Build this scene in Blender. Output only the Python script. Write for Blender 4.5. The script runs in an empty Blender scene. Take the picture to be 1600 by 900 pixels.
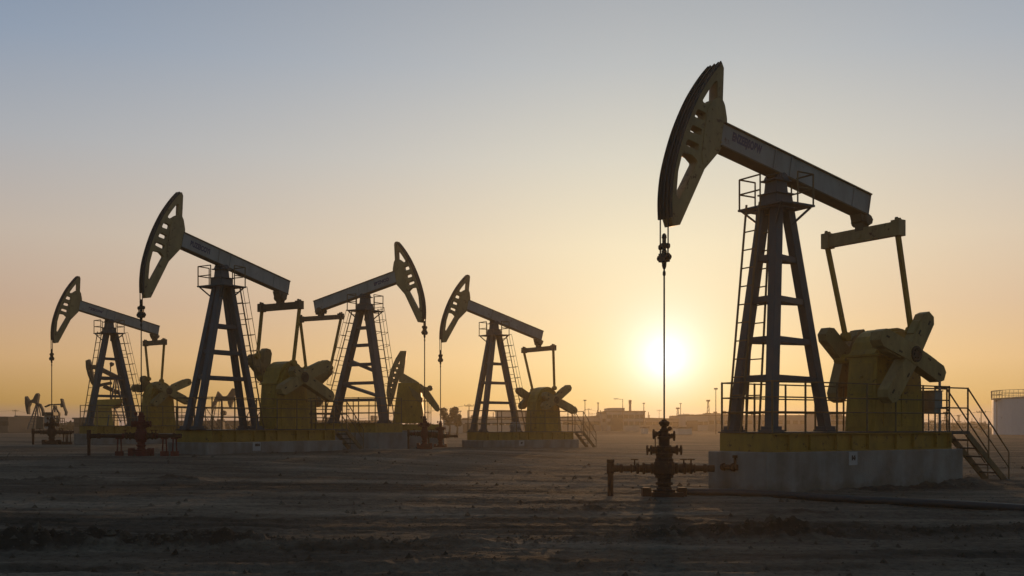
import bpy, bmesh, math, random
import numpy as np
from mathutils import Vector, Matrix, Euler
random.seed(7)
C = bpy.context.scene.collection
R = math.radians
CAM_H, FPX, HOR = 1.6, 1600.0, 664.0      # eye height, focal length in photo pixels, horizon row

def at(px, py, d):
    """world point at distance d seen at a place of the 1600x900 photograph"""
    return Vector(((px - 800) / FPX * d, d, CAM_H + (HOR - py) / FPX * d))

# ------------------------------------------------------------------ materials
def new_mat(name):
    m = bpy.data.materials.new(name); m.use_nodes = True
    nt = m.node_tree
    return m, nt, nt.nodes['Principled BSDF']

def paint(name, col, col2=None, rough=.55, scale=3.0, metallic=0.0, rust=0.0, bump=.15, streak=True):
    """weathered paint: two tones of the same coat, grime streaks and rust patches with a shape of their own"""
    m, nt, b = new_mat(name); N = nt.nodes; L = nt.links
    tc = N.new('ShaderNodeTexCoord'); mp = N.new('ShaderNodeMapping')
    oi = N.new('ShaderNodeObjectInfo'); sh = N.new('ShaderNodeMath'); sh.operation = 'MULTIPLY'; sh.inputs[1].default_value = 61.0
    L.new(oi.outputs['Random'], sh.inputs[0]); off = N.new('ShaderNodeVectorMath'); off.operation = 'ADD'
    L.new(tc.outputs['Object'], off.inputs[0]); L.new(sh.outputs[0], off.inputs[1])
    L.new(off.outputs['Vector'], mp.inputs['Vector'])
    mp.inputs['Scale'].default_value = (1, 1, .35 if streak else 1)
    n1 = N.new('ShaderNodeTexNoise'); n1.inputs['Scale'].default_value = scale; n1.inputs['Detail'].default_value = 7
    n1.inputs['Roughness'].default_value = .65
    L.new(mp.outputs['Vector'], n1.inputs['Vector'])
    r1 = N.new('ShaderNodeValToRGB'); r1.color_ramp.elements[0].position = .32; r1.color_ramp.elements[1].position = .68
    c2 = col2 or tuple(c * .6 for c in col)
    r1.color_ramp.elements[0].color = (*c2, 1); r1.color_ramp.elements[1].color = (*col, 1)
    L.new(n1.outputs['Fac'], r1.inputs['Fac'])
    src = r1.outputs['Color']
    if rust > 0:
        n2 = N.new('ShaderNodeTexNoise'); n2.inputs['Scale'].default_value = scale * 2.3; n2.inputs['Detail'].default_value = 9
        n2.inputs['Roughness'].default_value = .7
        L.new(off.outputs['Vector'], n2.inputs['Vector'])
        r2 = N.new('ShaderNodeValToRGB'); r2.color_ramp.elements[0].position = .66 - rust * .2; r2.color_ramp.elements[1].position = .74 - rust * .2
        r2.color_ramp.elements[0].color = (0, 0, 0, 1); r2.color_ramp.elements[1].color = (1, 1, 1, 1)
        L.new(n2.outputs['Fac'], r2.inputs['Fac'])
        mx = N.new('ShaderNodeMixRGB'); mx.inputs['Color2'].default_value = (.11, .05, .025, 1)
        L.new(r2.outputs['Color'], mx.inputs['Fac']); L.new(src, mx.inputs['Color1']); src = mx.outputs['Color']
    L.new(src, b.inputs['Base Color'])
    rr = N.new('ShaderNodeMapRange'); rr.inputs['To Min'].default_value = rough - .12; rr.inputs['To Max'].default_value = min(1, rough + .18)
    L.new(n1.outputs['Fac'], rr.inputs['Value']); L.new(rr.outputs['Result'], b.inputs['Roughness'])
    b.inputs['Metallic'].default_value = metallic
    if bump:
        bp = N.new('ShaderNodeBump'); bp.inputs['Strength'].default_value = bump; bp.inputs['Distance'].default_value = .02
        L.new(n1.outputs['Fac'], bp.inputs['Height']); L.new(bp.outputs['Normal'], b.inputs['Normal'])
    return m

M = {}
M['cream'] = paint('cream_paint', (.43, .31, .145), (.25, .175, .085), .5, 2.2, rust=.42)
M['beam'] = paint('grey_beam_paint', (.41, .41, .41), (.25, .245, .24), .55, 1.8, rust=.22)
M['flange'] = paint('brown_flange_paint', (.17, .125, .08), (.11, .08, .05), .6, 3.0, rust=.3)
M['yellow'] = paint('yellow_paint', (.50, .305, .035), (.25, .15, .022), .5, 2.2, rust=.38)
M['skid'] = paint('ochre_skid_paint', (.45, .265, .042), (.29, .17, .03), .6, 2.6, rust=.45)
M['slate'] = paint('slate_tower_paint', (.055, .092, .124), (.034, .055, .075), .5, 2.4, rust=.12)
M['rail'] = paint('rail_paint', (.20, .14, .07), (.12, .08, .04), .6, 4.0, rust=.4)
M['dark'] = paint('greasy_steel', (.055, .05, .045), (.03, .028, .026), .45, 5.0, metallic=.3)
M['rope'] = paint('wire_rope', (.07, .06, .055), (.04, .035, .03), .6, 9.0, metallic=.4)
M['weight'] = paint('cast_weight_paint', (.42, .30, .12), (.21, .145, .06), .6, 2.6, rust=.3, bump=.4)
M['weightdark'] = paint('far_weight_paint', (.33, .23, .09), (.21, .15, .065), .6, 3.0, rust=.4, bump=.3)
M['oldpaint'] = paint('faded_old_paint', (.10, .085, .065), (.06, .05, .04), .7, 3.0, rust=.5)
M['bolt'] = paint('dark_bolt', (.06, .05, .04), None, .6, 6.0, metallic=.4)
M['red'] = paint('red_wellhead_paint', (.19, .030, .024), (.10, .020, .016), .7, 4.0, rust=.4)
M['brown'] = paint('brown_wellhead_paint', (.095, .036, .020), (.055, .022, .013), .8, 4.0, rust=.5)
M['pipe'] = paint('grey_pipe', (.06, .06, .065), (.04, .04, .045), .45, 2.0, rust=.15)
M['sign'] = paint('white_sign', (.46, .46, .48), (.36, .36, .38), .5, 5.0, bump=0)
M['ink'] = paint('blue_ink', (.06, .075, .16), (.05, .06, .13), .6, 9.0, bump=0)
M['black'] = paint('black_ink', (.03, .03, .035), None, .6, 9.0, bump=0)
M['grating'] = paint('grating', (.10, .095, .09), (.06, .055, .05), .6, 5.0, rust=.3)
M['box'] = paint('cabinet_paint', (.30, .30, .30), (.2, .2, .2), .5, 5.0)
M['bwall'] = paint('pale_render', (.54, .47, .43), (.43, .38, .35), .85, .25, streak=True, bump=0)
M['bwall2'] = paint('grey_render', (.32, .30, .29), (.25, .23, .22), .85, .3, bump=0)
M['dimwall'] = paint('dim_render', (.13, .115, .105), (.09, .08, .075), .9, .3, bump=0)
M['broof'] = paint('roof_felt', (.14, .12, .11), (.10, .09, .08), .8, .4, bump=0)
M['bwin'] = paint('dark_glass', (.05, .055, .06), None, .2, 1.0, bump=0)
M['tank'] = paint('white_tank_paint', (.74, .77, .84), (.62, .65, .73), .5, .5, rust=.1, bump=0)
M['tankrust'] = paint('tank_ladder', (.30, .22, .18), (.2, .14, .11), .6, 3.0, bump=0)
M['pole'] = paint('weathered_pole', (.12, .095, .07), (.08, .06, .045), .8, 3.0, bump=0)
M['leaf'] = paint('leaf', (.06, .065, .03), (.035, .04, .018), .7, 2.0, bump=0)
M['bark'] = paint('bark', (.10, .075, .05), (.06, .045, .03), .9, 8.0)
M['shed'] = paint('light_shed_sheet', (.62, .60, .58), (.5, .48, .46), .45, .6, bump=0)

def concrete():
    m, nt, b = new_mat('concrete'); N = nt.nodes; L = nt.links
    tc = N.new('ShaderNodeTexCoord')
    n1 = N.new('ShaderNodeTexNoise'); n1.inputs['Scale'].default_value = 1.3; n1.inputs['Detail'].default_value = 8; n1.inputs['Roughness'].default_value = .6
    mp = N.new('ShaderNodeMapping'); mp.inputs['Scale'].default_value = (1.7, 1.7, .35)
    n2 = N.new('ShaderNodeTexNoise'); n2.inputs['Scale'].default_value = 1.6; n2.inputs['Detail'].default_value = 6
    n3 = N.new('ShaderNodeTexNoise'); n3.inputs['Scale'].default_value = 30; n3.inputs['Detail'].default_value = 6
    L.new(tc.outputs['Object'], n1.inputs['Vector']); L.new(tc.outputs['Object'], mp.inputs['Vector']); L.new(mp.outputs['Vector'], n2.inputs['Vector'])
    L.new(tc.outputs['Object'], n3.inputs['Vector'])
    r1 = N.new('ShaderNodeValToRGB'); r1.color_ramp.elements[0].position = .3; r1.color_ramp.elements[1].position = .7
    r1.color_ramp.elements[0].color = (.225, .20, .185, 1); r1.color_ramp.elements[1].color = (.36, .335, .32, 1)
    L.new(n1.outputs['Fac'], r1.inputs['Fac'])
    r2 = N.new('ShaderNodeValToRGB'); r2.color_ramp.elements[0].position = .38; r2.color_ramp.elements[1].position = .62
    r2.color_ramp.elements[0].color = (.76, .72, .68, 1); r2.color_ramp.elements[1].color = (1, 1, 1, 1)
    L.new(n2.outputs['Fac'], r2.inputs['Fac'])
    mx = N.new('ShaderNodeMixRGB'); mx.blend_type = 'MULTIPLY'; mx.inputs['Fac'].default_value = .75
    L.new(r1.outputs['Color'], mx.inputs['Color1']); L.new(r2.outputs['Color'], mx.inputs['Color2'])
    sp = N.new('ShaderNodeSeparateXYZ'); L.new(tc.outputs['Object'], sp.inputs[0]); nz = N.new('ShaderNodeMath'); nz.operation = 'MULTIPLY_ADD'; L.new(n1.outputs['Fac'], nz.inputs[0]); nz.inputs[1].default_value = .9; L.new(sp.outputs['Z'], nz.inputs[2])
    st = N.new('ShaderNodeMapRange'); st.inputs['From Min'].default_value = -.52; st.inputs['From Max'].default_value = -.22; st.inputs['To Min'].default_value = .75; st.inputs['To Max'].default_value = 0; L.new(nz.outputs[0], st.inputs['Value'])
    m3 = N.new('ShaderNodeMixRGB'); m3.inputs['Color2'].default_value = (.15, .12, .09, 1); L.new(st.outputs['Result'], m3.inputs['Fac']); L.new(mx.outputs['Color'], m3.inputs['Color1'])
    L.new(m3.outputs['Color'], b.inputs['Base Color']); b.inputs['Roughness'].default_value = .9
    ad = N.new('ShaderNodeMath'); ad.operation = 'ADD'; L.new(n1.outputs['Fac'], ad.inputs[0]); L.new(n3.outputs['Fac'], ad.inputs[1])
    bp = N.new('ShaderNodeBump'); bp.inputs['Strength'].default_value = .4; bp.inputs['Distance'].default_value = .03
    L.new(ad.outputs[0], bp.inputs['Height']); L.new(bp.outputs['Normal'], b.inputs['Normal'])
    return m
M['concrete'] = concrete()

def dirt():
    m, nt, b = new_mat('dry_dirt'); N = nt.nodes; L = nt.links
    tc = N.new('ShaderNodeTexCoord')
    def noise(scale, stretch=(1, 1, 1), det=8, rough=.62):
        mp = N.new('ShaderNodeMapping'); mp.inputs['Scale'].default_value = stretch
        n = N.new('ShaderNodeTexNoise'); n.inputs['Scale'].default_value = scale; n.inputs['Detail'].default_value = det; n.inputs['Roughness'].default_value = rough
        L.new(tc.outputs['Object'], mp.inputs['Vector']); L.new(mp.outputs['Vector'], n.inputs['Vector']); return n
    a = noise(.35, (.16, 1, 1)); c = noise(1.8, (.22, 1, 1)); d = noise(9.0); e = noise(34.0, (.6, 1, 1), det=5)
    ra = N.new('ShaderNodeValToRGB'); ra.color_ramp.elements[0].position = .40; ra.color_ramp.elements[1].position = .62
    ra.color_ramp.elements[0].color = (.105, .093, .078, 1); ra.color_ramp.elements[1].color = (.335, .288, .236, 1)
    L.new(a.outputs['Fac'], ra.inputs['Fac'])
    rc = N.new('ShaderNodeValToRGB'); rc.color_ramp.elements[0].position = .34; rc.color_ramp.elements[1].position = .64
    rc.color_ramp.elements[0].color = (.48, .46, .42, 1); rc.color_ramp.elements[1].color = (1.08, 1.05, 1.0, 1)
    L.new(c.outputs['Fac'], rc.inputs['Fac'])
    mx = N.new('ShaderNodeMixRGB'); mx.blend_type = 'MULTIPLY'; mx.inputs['Fac'].default_value = .8
    L.new(ra.outputs['Color'], mx.inputs['Color1']); L.new(rc.outputs['Color'], mx.inputs['Color2'])
    rd = N.new('ShaderNodeValToRGB'); rd.color_ramp.elements[0].position = .3; rd.color_ramp.elements[1].position = .6
    rd.color_ramp.elements[0].color = (.40, .38, .36, 1); rd.color_ramp.elements[1].color = (1, 1, 1, 1)
    L.new(d.outputs['Fac'], rd.inputs['Fac'])
    m2 = N.new('ShaderNodeMixRGB'); m2.blend_type = 'MULTIPLY'; m2.inputs['Fac'].default_value = .7
    L.new(mx.outputs['Color'], m2.inputs['Color1']); L.new(rd.outputs['Color'], m2.inputs['Color2'])
    at_ = N.new('ShaderNodeAttribute'); at_.attribute_name = 'soil_darken'; m4 = N.new('ShaderNodeMixRGB'); m4.inputs['Color2'].default_value = (.045, .038, .030, 1); L.new(at_.outputs['Fac'], m4.inputs['Fac']); L.new(m2.outputs['Color'], m4.inputs['Color1'])
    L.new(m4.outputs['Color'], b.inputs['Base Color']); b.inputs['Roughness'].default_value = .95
    b.inputs['Specular IOR Level'].default_value = .15
    s1 = N.new('ShaderNodeMath'); s1.operation = 'MULTIPLY_ADD'; L.new(d.outputs['Fac'], s1.inputs[0]); s1.inputs[1].default_value = .6; L.new(c.outputs['Fac'], s1.inputs[2])
    s2 = N.new('ShaderNodeMath'); s2.operation = 'MULTIPLY_ADD'; L.new(e.outputs['Fac'], s2.inputs[0]); s2.inputs[1].default_value = .22; L.new(s1.outputs[0], s2.inputs[2])
    bp = N.new('ShaderNodeBump'); bp.inputs['Strength'].default_value = 1.0; bp.inputs['Distance'].default_value = .13
    L.new(s2.outputs[0], bp.inputs['Height']); L.new(bp.outputs['Normal'], b.inputs['Normal'])
    return m
M['dirt'] = dirt()

# ------------------------------------------------------------------ mesh builder
class MB:
    def __init__(s): s.v = []; s.f = []; s.mi = []; s.cur = 0
    def add(s, vs, fs):
        o = len(s.v); s.v += [tuple(p) for p in vs]
        for f in fs: s.f.append([i + o for i in f]); s.mi.append(s.cur)
    def hexa(s, q0, q1):
        """two quads (matching order) joined into a six-sided solid"""
        s.add(list(q0) + list(q1), [(3, 2, 1, 0), (4, 5, 6, 7), (0, 1, 5, 4), (1, 2, 6, 5), (2, 3, 7, 6), (3, 0, 4, 7)])
    def box(s, x0, x1, y0, y1, z0, z1):
        s.hexa([(x0, y0, z0), (x1, y0, z0), (x1, y1, z0), (x0, y1, z0)], [(x0, y0, z1), (x1, y0, z1), (x1, y1, z1), (x0, y1, z1)])
    def bar(s, p0, p1, w, h, up=(0, 0, 1)):
        p0 = Vector(p0); p1 = Vector(p1); d = (p1 - p0).normalized(); up = Vector(up)
        if abs(d.dot(up)) > .98: up = Vector((1, 0, 0))
        x = d.cross(up).normalized(); y = x.cross(d).normalized()
        q = lambda p: [p - x * w / 2 - y * h / 2, p + x * w / 2 - y * h / 2, p + x * w / 2 + y * h / 2, p - x * w / 2 + y * h / 2]
        s.hexa(q(p0), q(p1))
    def path(s, pts, r, n=8, caps=True):
        pts = [Vector(p) for p in pts]; rs = r if isinstance(r, (list, tuple)) else [r] * len(pts)
        vs = []; fs = []; px = None
        for i, p in enumerate(pts):
            a = pts[max(i - 1, 0)]; b = pts[min(i + 1, len(pts) - 1)]; d = (b - a)
            d = d.normalized() if d.length > 1e-9 else Vector((0, 0, 1))
            if px is None:
                up = Vector((0, 0, 1)) if abs(d.z) < .95 else Vector((1, 0, 0)); x = d.cross(up).normalized()
            else:
                x = (px - d * px.dot(d)); x = x.normalized() if x.length > 1e-6 else d.orthogonal().normalized()
            y = d.cross(x); px = x
            for k in range(n):
                t = 2 * math.pi * k / n; vs.append(p + (x * math.cos(t) + y * math.sin(t)) * rs[i])
        for i in range(len(pts) - 1):
            for k in range(n):
                k2 = (k + 1) % n; fs.append((i * n + k, i * n + k2, (i + 1) * n + k2, (i + 1) * n + k))
        if caps: fs.append(tuple(range(n - 1, -1, -1))); o = (len(pts) - 1) * n; fs.append(tuple(o + k for k in range(n)))
        s.add(vs, fs)
    def tube(s, p0, p1, r, n=8): s.path([p0, p1], r, n)
    def lathe(s, c, prof, axis=(0, 0, 1), n=14):
        """prof: (distance along the axis, radius)"""
        c = Vector(c); a = Vector(axis).normalized(); x = a.orthogonal().normalized(); y = a.cross(x)
        vs = []; fs = []
        for (t, r) in prof:
            for k in range(n):
                th = 2 * math.pi * k / n; vs.append(c + a * t + (x * math.cos(th) + y * math.sin(th)) * r)
        for i in range(len(prof) - 1):
            for k in range(n):
                k2 = (k + 1) % n; fs.append((i * n + k, i * n + k2, (i + 1) * n + k2, (i + 1) * n + k))
        fs.append(tuple(range(n - 1, -1, -1))); o = (len(prof) - 1) * n; fs.append(tuple(o + k for k in range(n)))
        s.add(vs, fs)
    def prism(s, poly, b0, b1, f=lambda x, y, b: (x, b, y)):
        n = len(poly)
        vs = [f(x, y, b0) for x, y in poly] + [f(x, y, b1) for x, y in poly]
        fs = [tuple(range(n)), tuple(range(2 * n - 1, n - 1, -1))] + [(i, i + n, (i + 1) % n + n, (i + 1) % n) for i in range(n)]
        s.add(vs, fs)
    def build(s, name, mat, parent=None, bevel=0.0, smooth=False, loc=None, seg=2):
        me = bpy.data.meshes.new(name); me.from_pydata(s.v, [], s.f)
        mats = mat if isinstance(mat, (list, tuple)) else [mat]
        for m in mats: me.materials.append(m)
        if len(mats) > 1: me.polygons.foreach_set('material_index', s.mi)
        bm = bmesh.new(); bm.from_mesh(me); bmesh.ops.recalc_face_normals(bm, faces=bm.faces); bm.to_mesh(me); bm.free()
        if smooth: me.shade_smooth() if hasattr(me, 'shade_smooth') else None
        o = bpy.data.objects.new(name, me); C.objects.link(o)
        if parent is not None: o.parent = parent
        if loc is not None: o.location = loc
        if bevel:
            md = o.modifiers.new('bevel', 'BEVEL'); md.width = bevel; md.segments = seg; md.limit_method = 'ANGLE'; md.angle_limit = R(40)
        return o

def thing(name, label, cat, loc=(0, 0, 0), rz=0.0, group=None):
    o = bpy.data.objects.new(name, None); C.objects.link(o); o.location = loc; o.rotation_euler = (0, 0, rz)
    o.empty_display_size = .3
    return tag(o, label, cat, group)
def tag(o, label, cat, group=None):
    o['label'] = label; o['category'] = cat
    if group: o['group'] = group
    return o
def structure(o, kind='structure', label=None):
    o['kind'] = kind
    return o

def text_mesh(name, body, size, mat, parent, matrix, width=None, extrude=.001):
    cu = bpy.data.curves.new(name, 'FONT'); cu.body = body; cu.size = size; cu.extrude = extrude; cu.offset = .016; cu.space_character = 1.08; cu.align_x = 'CENTER'; cu.align_y = 'CENTER'
    tmp = bpy.data.objects.new(name + '_tmp', cu); C.objects.link(tmp)
    dg = bpy.context.evaluated_depsgraph_get(); me = bpy.data.meshes.new_from_object(tmp.evaluated_get(dg))
    bpy.data.objects.remove(tmp); bpy.data.curves.remove(cu)
    if width:
        xs = [v.co.x for v in me.vertices]; k = width / max(1e-6, max(xs) - min(xs))
        for v in me.vertices: v.co.x *= k
    me.transform(matrix); me.materials.clear(); me.materials.append(mat); me.name = name
    o = bpy.data.objects.new(name, me); C.objects.link(o)
    if parent is not None: o.parent = parent
    return o

def holed_prism(outer, holes, thick, bevel=.008):
    cu = bpy.data.curves.new('tmp', 'CURVE'); cu.dimensions = '2D'; cu.fill_mode = 'BOTH'; cu.extrude = thick / 2 - bevel; cu.bevel_depth = bevel; cu.bevel_resolution = 1
    cu.offset = -bevel
    for poly in [outer] + holes:
        sp = cu.splines.new('POLY'); sp.points.add(len(poly) - 1); sp.use_cyclic_u = True
        for p, (x, y) in zip(sp.points, poly): p.co = (x, y, 0, 1)
    tmp = bpy.data.objects.new('tmp', cu); C.objects.link(tmp)
    dg = bpy.context.evaluated_depsgraph_get(); me = bpy.data.meshes.new_from_object(tmp.evaluated_get(dg))
    bpy.data.objects.remove(tmp); bpy.data.curves.remove(cu)
    return me

def mesh_obj(name, me, mat, parent):
    me.name = name; me.materials.clear(); me.materials.append(mat)
    o = bpy.data.objects.new(name, me); C.objects.link(o); o.parent = parent; return o

def smooth_curve(pts, n=6):
    """Catmull-Rom through 2D points"""
    out = []
    for i in range(len(pts) - 1):
        p0 = pts[max(i - 1, 0)]; p1 = pts[i]; p2 = pts[i + 1]; p3 = pts[min(i + 2, len(pts) - 1)]
        for k in range(n):
            t = k / n
            out.append(tuple(.5 * ((2 * p1[j]) + (-p0[j] + p2[j]) * t + (2 * p0[j] - 5 * p1[j] + 4 * p2[j] - p3[j]) * t * t + (-p0[j] + 3 * p1[j] - 3 * p2[j] + p3[j]) * t ** 3) for j in (0, 1)))
    out.append(tuple(pts[-1])); return out

def rounded(poly, r=.05, n=3):
    out = []
    m = len(poly)
    for i in range(m):
        p = Vector(poly[i]); a = Vector(poly[i - 1]); b = Vector(poly[(i + 1) % m])
        da = (a - p); db = (b - p); ra = min(r, da.length * .4); rb = min(r, db.length * .4)
        s = p + da.normalized() * ra; e = p + db.normalized() * rb
        for k in range(n + 1):
            t = k / n; out.append(tuple(s * (1 - t) ** 2 + p * 2 * t * (1 - t) + e * t * t))
    return out

# ------------------------------------------------------------------ ground
ANCH = [(0, 0, 0, 12), (-8, 12, .02, 10), (8, 12, 0, 10), (7, 24, 0, 7), (3, 22, 0, 5), (11, 28, .03, 6), (-4, 24, .12, 8), (-15, 24, .2, 8),
        (-11, 38, .60, 7), (-12.5, 35, .58, 5), (-8, 41, .58, 5), (-4, 46.5, .56, 6), (-6, 50, .5, 8), (-1, 56, .30, 6), (-3.6, 54.5, .36, 5), (4, 60, .27, 8),
        (-25, 56, .58, 8), (-22, 60, .45, 8), (4, 40, .18, 8), (16, 40, .15, 10), (-5, 54, .5, 4),
        (0, 110, .25, 30), (-45, 95, .45, 30), (40, 100, .2, 30), (0, 250, .25, 90), (-120, 220, .3, 90), (120, 200, .2, 90), (0, 700, .3, 250), (400, 400, .3, 250), (-400, 400, .3, 250), (0, -300, 0, 300)]
def base_h(x, y):
    x = np.asarray(x, float); y = np.asarray(y, float); num = np.zeros_like(x); den = np.full_like(x, 1e-9)
    for ax, ay, h, r in ANCH:
        w = np.exp(-np.clip(((x - ax) ** 2 + (y - ay) ** 2) / (r * r), 0, 60)) / r + 1e-7 / (1 + ((x - ax) ** 2 + (y - ay) ** 2) / (r * r)); num += w * h; den += w
    return num / den
def vnoise(x, y, seed):
    xi = np.floor(x).astype(np.int64); yi = np.floor(y).astype(np.int64); fx = x - xi; fy = y - yi
    fx = fx * fx * (3 - 2 * fx); fy = fy * fy * (3 - 2 * fy)
    def h(a, b):
        n = (a * 374761393 + b * 668265263 + seed * 974634777) & 0x7fffffff
        n = ((n ^ (n >> 13)) * 1274126177) & 0x7fffffff
        n = (n ^ (n >> 16)) & 0xffff
        return n / 65535.0
    return (h(xi, yi) * (1 - fx) + h(xi + 1, yi) * fx) * (1 - fy) + (h(xi, yi + 1) * (1 - fx) + h(xi + 1, yi + 1) * fx) * fy - .5
def ridge_mask(x, y):
    r = np.zeros_like(x)
    for (yc, wig, w, h, x0, x1, sd) in RIDGES:
        yy = yc(x) + wig * 2 * vnoise(x * .45, x * 0 + sd, sd) + .25 * vnoise(x * 2.1, x * 0 + sd, sd + 3)
        prof = np.exp(-((y - yy) / w) ** 2)
        ends = 1 / (1 + np.exp(-(x - x0) * 2)) / (1 + np.exp((x - x1) * 2))
        r += h * prof * ends * np.clip(.75 + 1.5 * vnoise(x * .8, y * .3, sd + 7), .1, 1.6)
    return r
RIDGES = [(lambda x: 13.5 + .0 * x, .35, .42, .15, -30, -1.2, 1), (lambda x: 13.9 + .10 * x + .012 * x * x, .25, .40, .16, -.2, 30, 2),
          (lambda x: 18.3 + .02 * x, .5, .4, .05, -1, 12, 3), (lambda x: 26.0 + .0 * x, .5, .5, .09, -40, -7, 4), (lambda x: 16.6 - .02 * x, .5, .35, .035, -30, 8, 5),
          (lambda x: 21.0 + .03 * x, .6, .5, .035, -30, 2, 6), (lambda x: 11.6 + .03 * x, .3, .25, .05, -10, 1.5, 8)]
TRACKS = [(16.0, .05, .002, 1), (19.5, -.03, .001, 2), (12.2, .02, -.002, 3), (24.5, .06, 0, 4), (30.0, -.05, .001, 5), (36, .03, 0, 6), (14.4, -.16, .003, 7), (45, .08, 0, 8)]
def ground_h(x, y):
    x = np.asarray(x, float); y = np.asarray(y, float); h = base_h(x, y)
    r = np.hypot(x, y); k = np.clip(1 - r / 160, 0.05, 1)
    h = h + k * (.06 * vnoise(x * .16, y * .4, 11) + .035 * vnoise(x * .35, y * 1.5, 12) + .030 * vnoise(x * .5, y * 3.4, 13) + .02 * vnoise(x * 1.9, y * 2.9, 19))
    h = h + np.clip(1 - r / 60, 0, 1) * (.022 * vnoise(x * 3.3, y * 6.2, 14) + .02 * vnoise(x * 8.1, y * 11.2, 15) + .014 * vnoise(x * 19, y * 25, 16))
    for (y0, sl, cv, sd) in TRACKS:          # pairs of tyre ruts crossing the yard
        yc = y0 + sl * x + cv * x * x + .8 * vnoise(x * .12, x * 0 + sd, sd + 30)
        for o in (-.85, .85):
            d = (y - yc - o) / (.16 + .0 * x)
            lug = .5 + .5 * np.sign(np.sin(x * 24 + np.abs(d) * 2))
            h = h + np.clip(1 - r / 90, 0, 1) * (-.045 * np.exp(-d * d) * (.75 + .35 * lug) + .03 * np.exp(-((np.abs(d) - 1.7) / .7) ** 2)) * np.clip(.7 + 1.2 * vnoise(x * .5, y * .5, sd + 50), .1, 1.2)
    ax, ay, bx, by = 5.55, 22.85, 12.1, 26.7                     # soil banked against the near side of the tall foundation
    tt = np.clip(((x - ax) * (bx - ax) + (y - ay) * (by - ay)) / ((bx - ax) ** 2 + (by - ay) ** 2), 0, 1); dd = np.hypot(x - ax - tt * (bx - ax), y - ay - tt * (by - ay))
    h = h + (.03 + .16 * tt) * np.exp(-(dd / .45) ** 2) * np.clip(.6 + 1.6 * vnoise(x * 2.3, y * 2.3, 71) + .6 * vnoise(x * 8, y * 8, 72), 0, 1.5)
    rm = ridge_mask(x, y)
    h = h + rm * (1 + 1.1 * vnoise(x * 7, y * 7, 17) + .8 * vnoise(x * 15, y * 15, 18))
    return h
def gz(x, y): return float(base_h(np.array([x]), np.array([y]))[0])

def make_ground():
    ang = np.concatenate([np.linspace(-180, -46, 40)[:-1], np.linspace(-46, 46, 720), np.linspace(46, 180, 40)[1:-1]])
    rad = np.concatenate([[0.0], np.geomspace(3, 60, 520), np.geomspace(60, 900, 150)[1:]])
    A, RR = np.meshgrid(np.radians(ang), rad); X = RR * np.sin(A); Y = RR * np.cos(A)
    Z = ground_h(X.ravel(), Y.ravel()).reshape(X.shape)
    nr, na = X.shape
    co = np.stack([X, Y, Z], -1).reshape(-1, 3).astype(np.float32)
    i = np.arange(nr - 1)[:, None]; j = np.arange(na)[None, :]; j2 = (j + 1) % na
    q = np.stack([i * na + j, i * na + j2, (i + 1) * na + j2, (i + 1) * na + j], -1).reshape(-1, 4)[:, ::-1]
    me = bpy.data.meshes.new('ground'); me.vertices.add(len(co)); me.vertices.foreach_set('co', co.ravel())
    me.loops.add(q.size); me.loops.foreach_set('vertex_index', q.ravel().astype(np.int32)); me.polygons.add(len(q))
    me.polygons.foreach_set('loop_start', np.arange(0, q.size, 4, dtype=np.int32)); me.polygons.foreach_set('use_smooth', np.ones(len(q), bool))
    me.update(calc_edges=True); me.validate(); me.materials.append(M['dirt'])
    at_ = me.attributes.new('soil_darken', 'FLOAT', 'POINT'); xs_, ys_ = X.ravel(), Y.ravel()      # darker soil colour along the windrows, broken up by noise
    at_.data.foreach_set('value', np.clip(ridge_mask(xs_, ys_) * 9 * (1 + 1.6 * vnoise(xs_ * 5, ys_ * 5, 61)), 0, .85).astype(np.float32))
    o = bpy.data.objects.new('ground', me); C.objects.link(o); structure(o); return o
make_ground()

def clods():
    rnd = np.random.RandomState(4); m = MB()
    pts = []
    for (yc, wig, w, h, x0, x1, sd) in RIDGES[:2]:
        xs = rnd.uniform(max(x0, -8.5), min(x1, 8.5), 900)
        for x in xs:
            y = float(yc(x)) + rnd.normal(0, .35); pts.append((x, y, min(.075, .014 * (1 + rnd.pareto(2.2)))))
    for k in range(4200):
        d = 9.5 * (4.2 ** rnd.uniform(0, 1)); pts.append((rnd.uniform(-.55, .55) * d, d, min(.07, .008 * (1 + rnd.pareto(1.9))) * (.8 + d / 40)))
    P = np.array(pts); Z = ground_h(P[:, 0], P[:, 1])
    for (x, y, s), z in zip(pts, Z):
        t = rnd.uniform(0, 6.28); vs = []
        for k in range(5): vs.append((x + s * math.cos(t + k * 1.257) * rnd.uniform(.7, 1.3), y + s * math.sin(t + k * 1.257) * rnd.uniform(.7, 1.3), z - s * .3))
        vs.append((x + s * rnd.uniform(-.3, .3), y, z + s * rnd.uniform(.5, 1.0)))
        m.add(vs, [(k, (k + 1) % 5, 5) for k in range(5)])
    o = m.build('dirt_clods', M['dirt']); nv = len(o.data.vertices); o.data.attributes.new('soil_darken', 'FLOAT', 'POINT').data.foreach_set('value', np.full(nv, .35, np.float32)); structure(o, 'stuff'); o['label'] = 'loose clods of dry dirt scattered on the ground'
clods()

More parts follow.
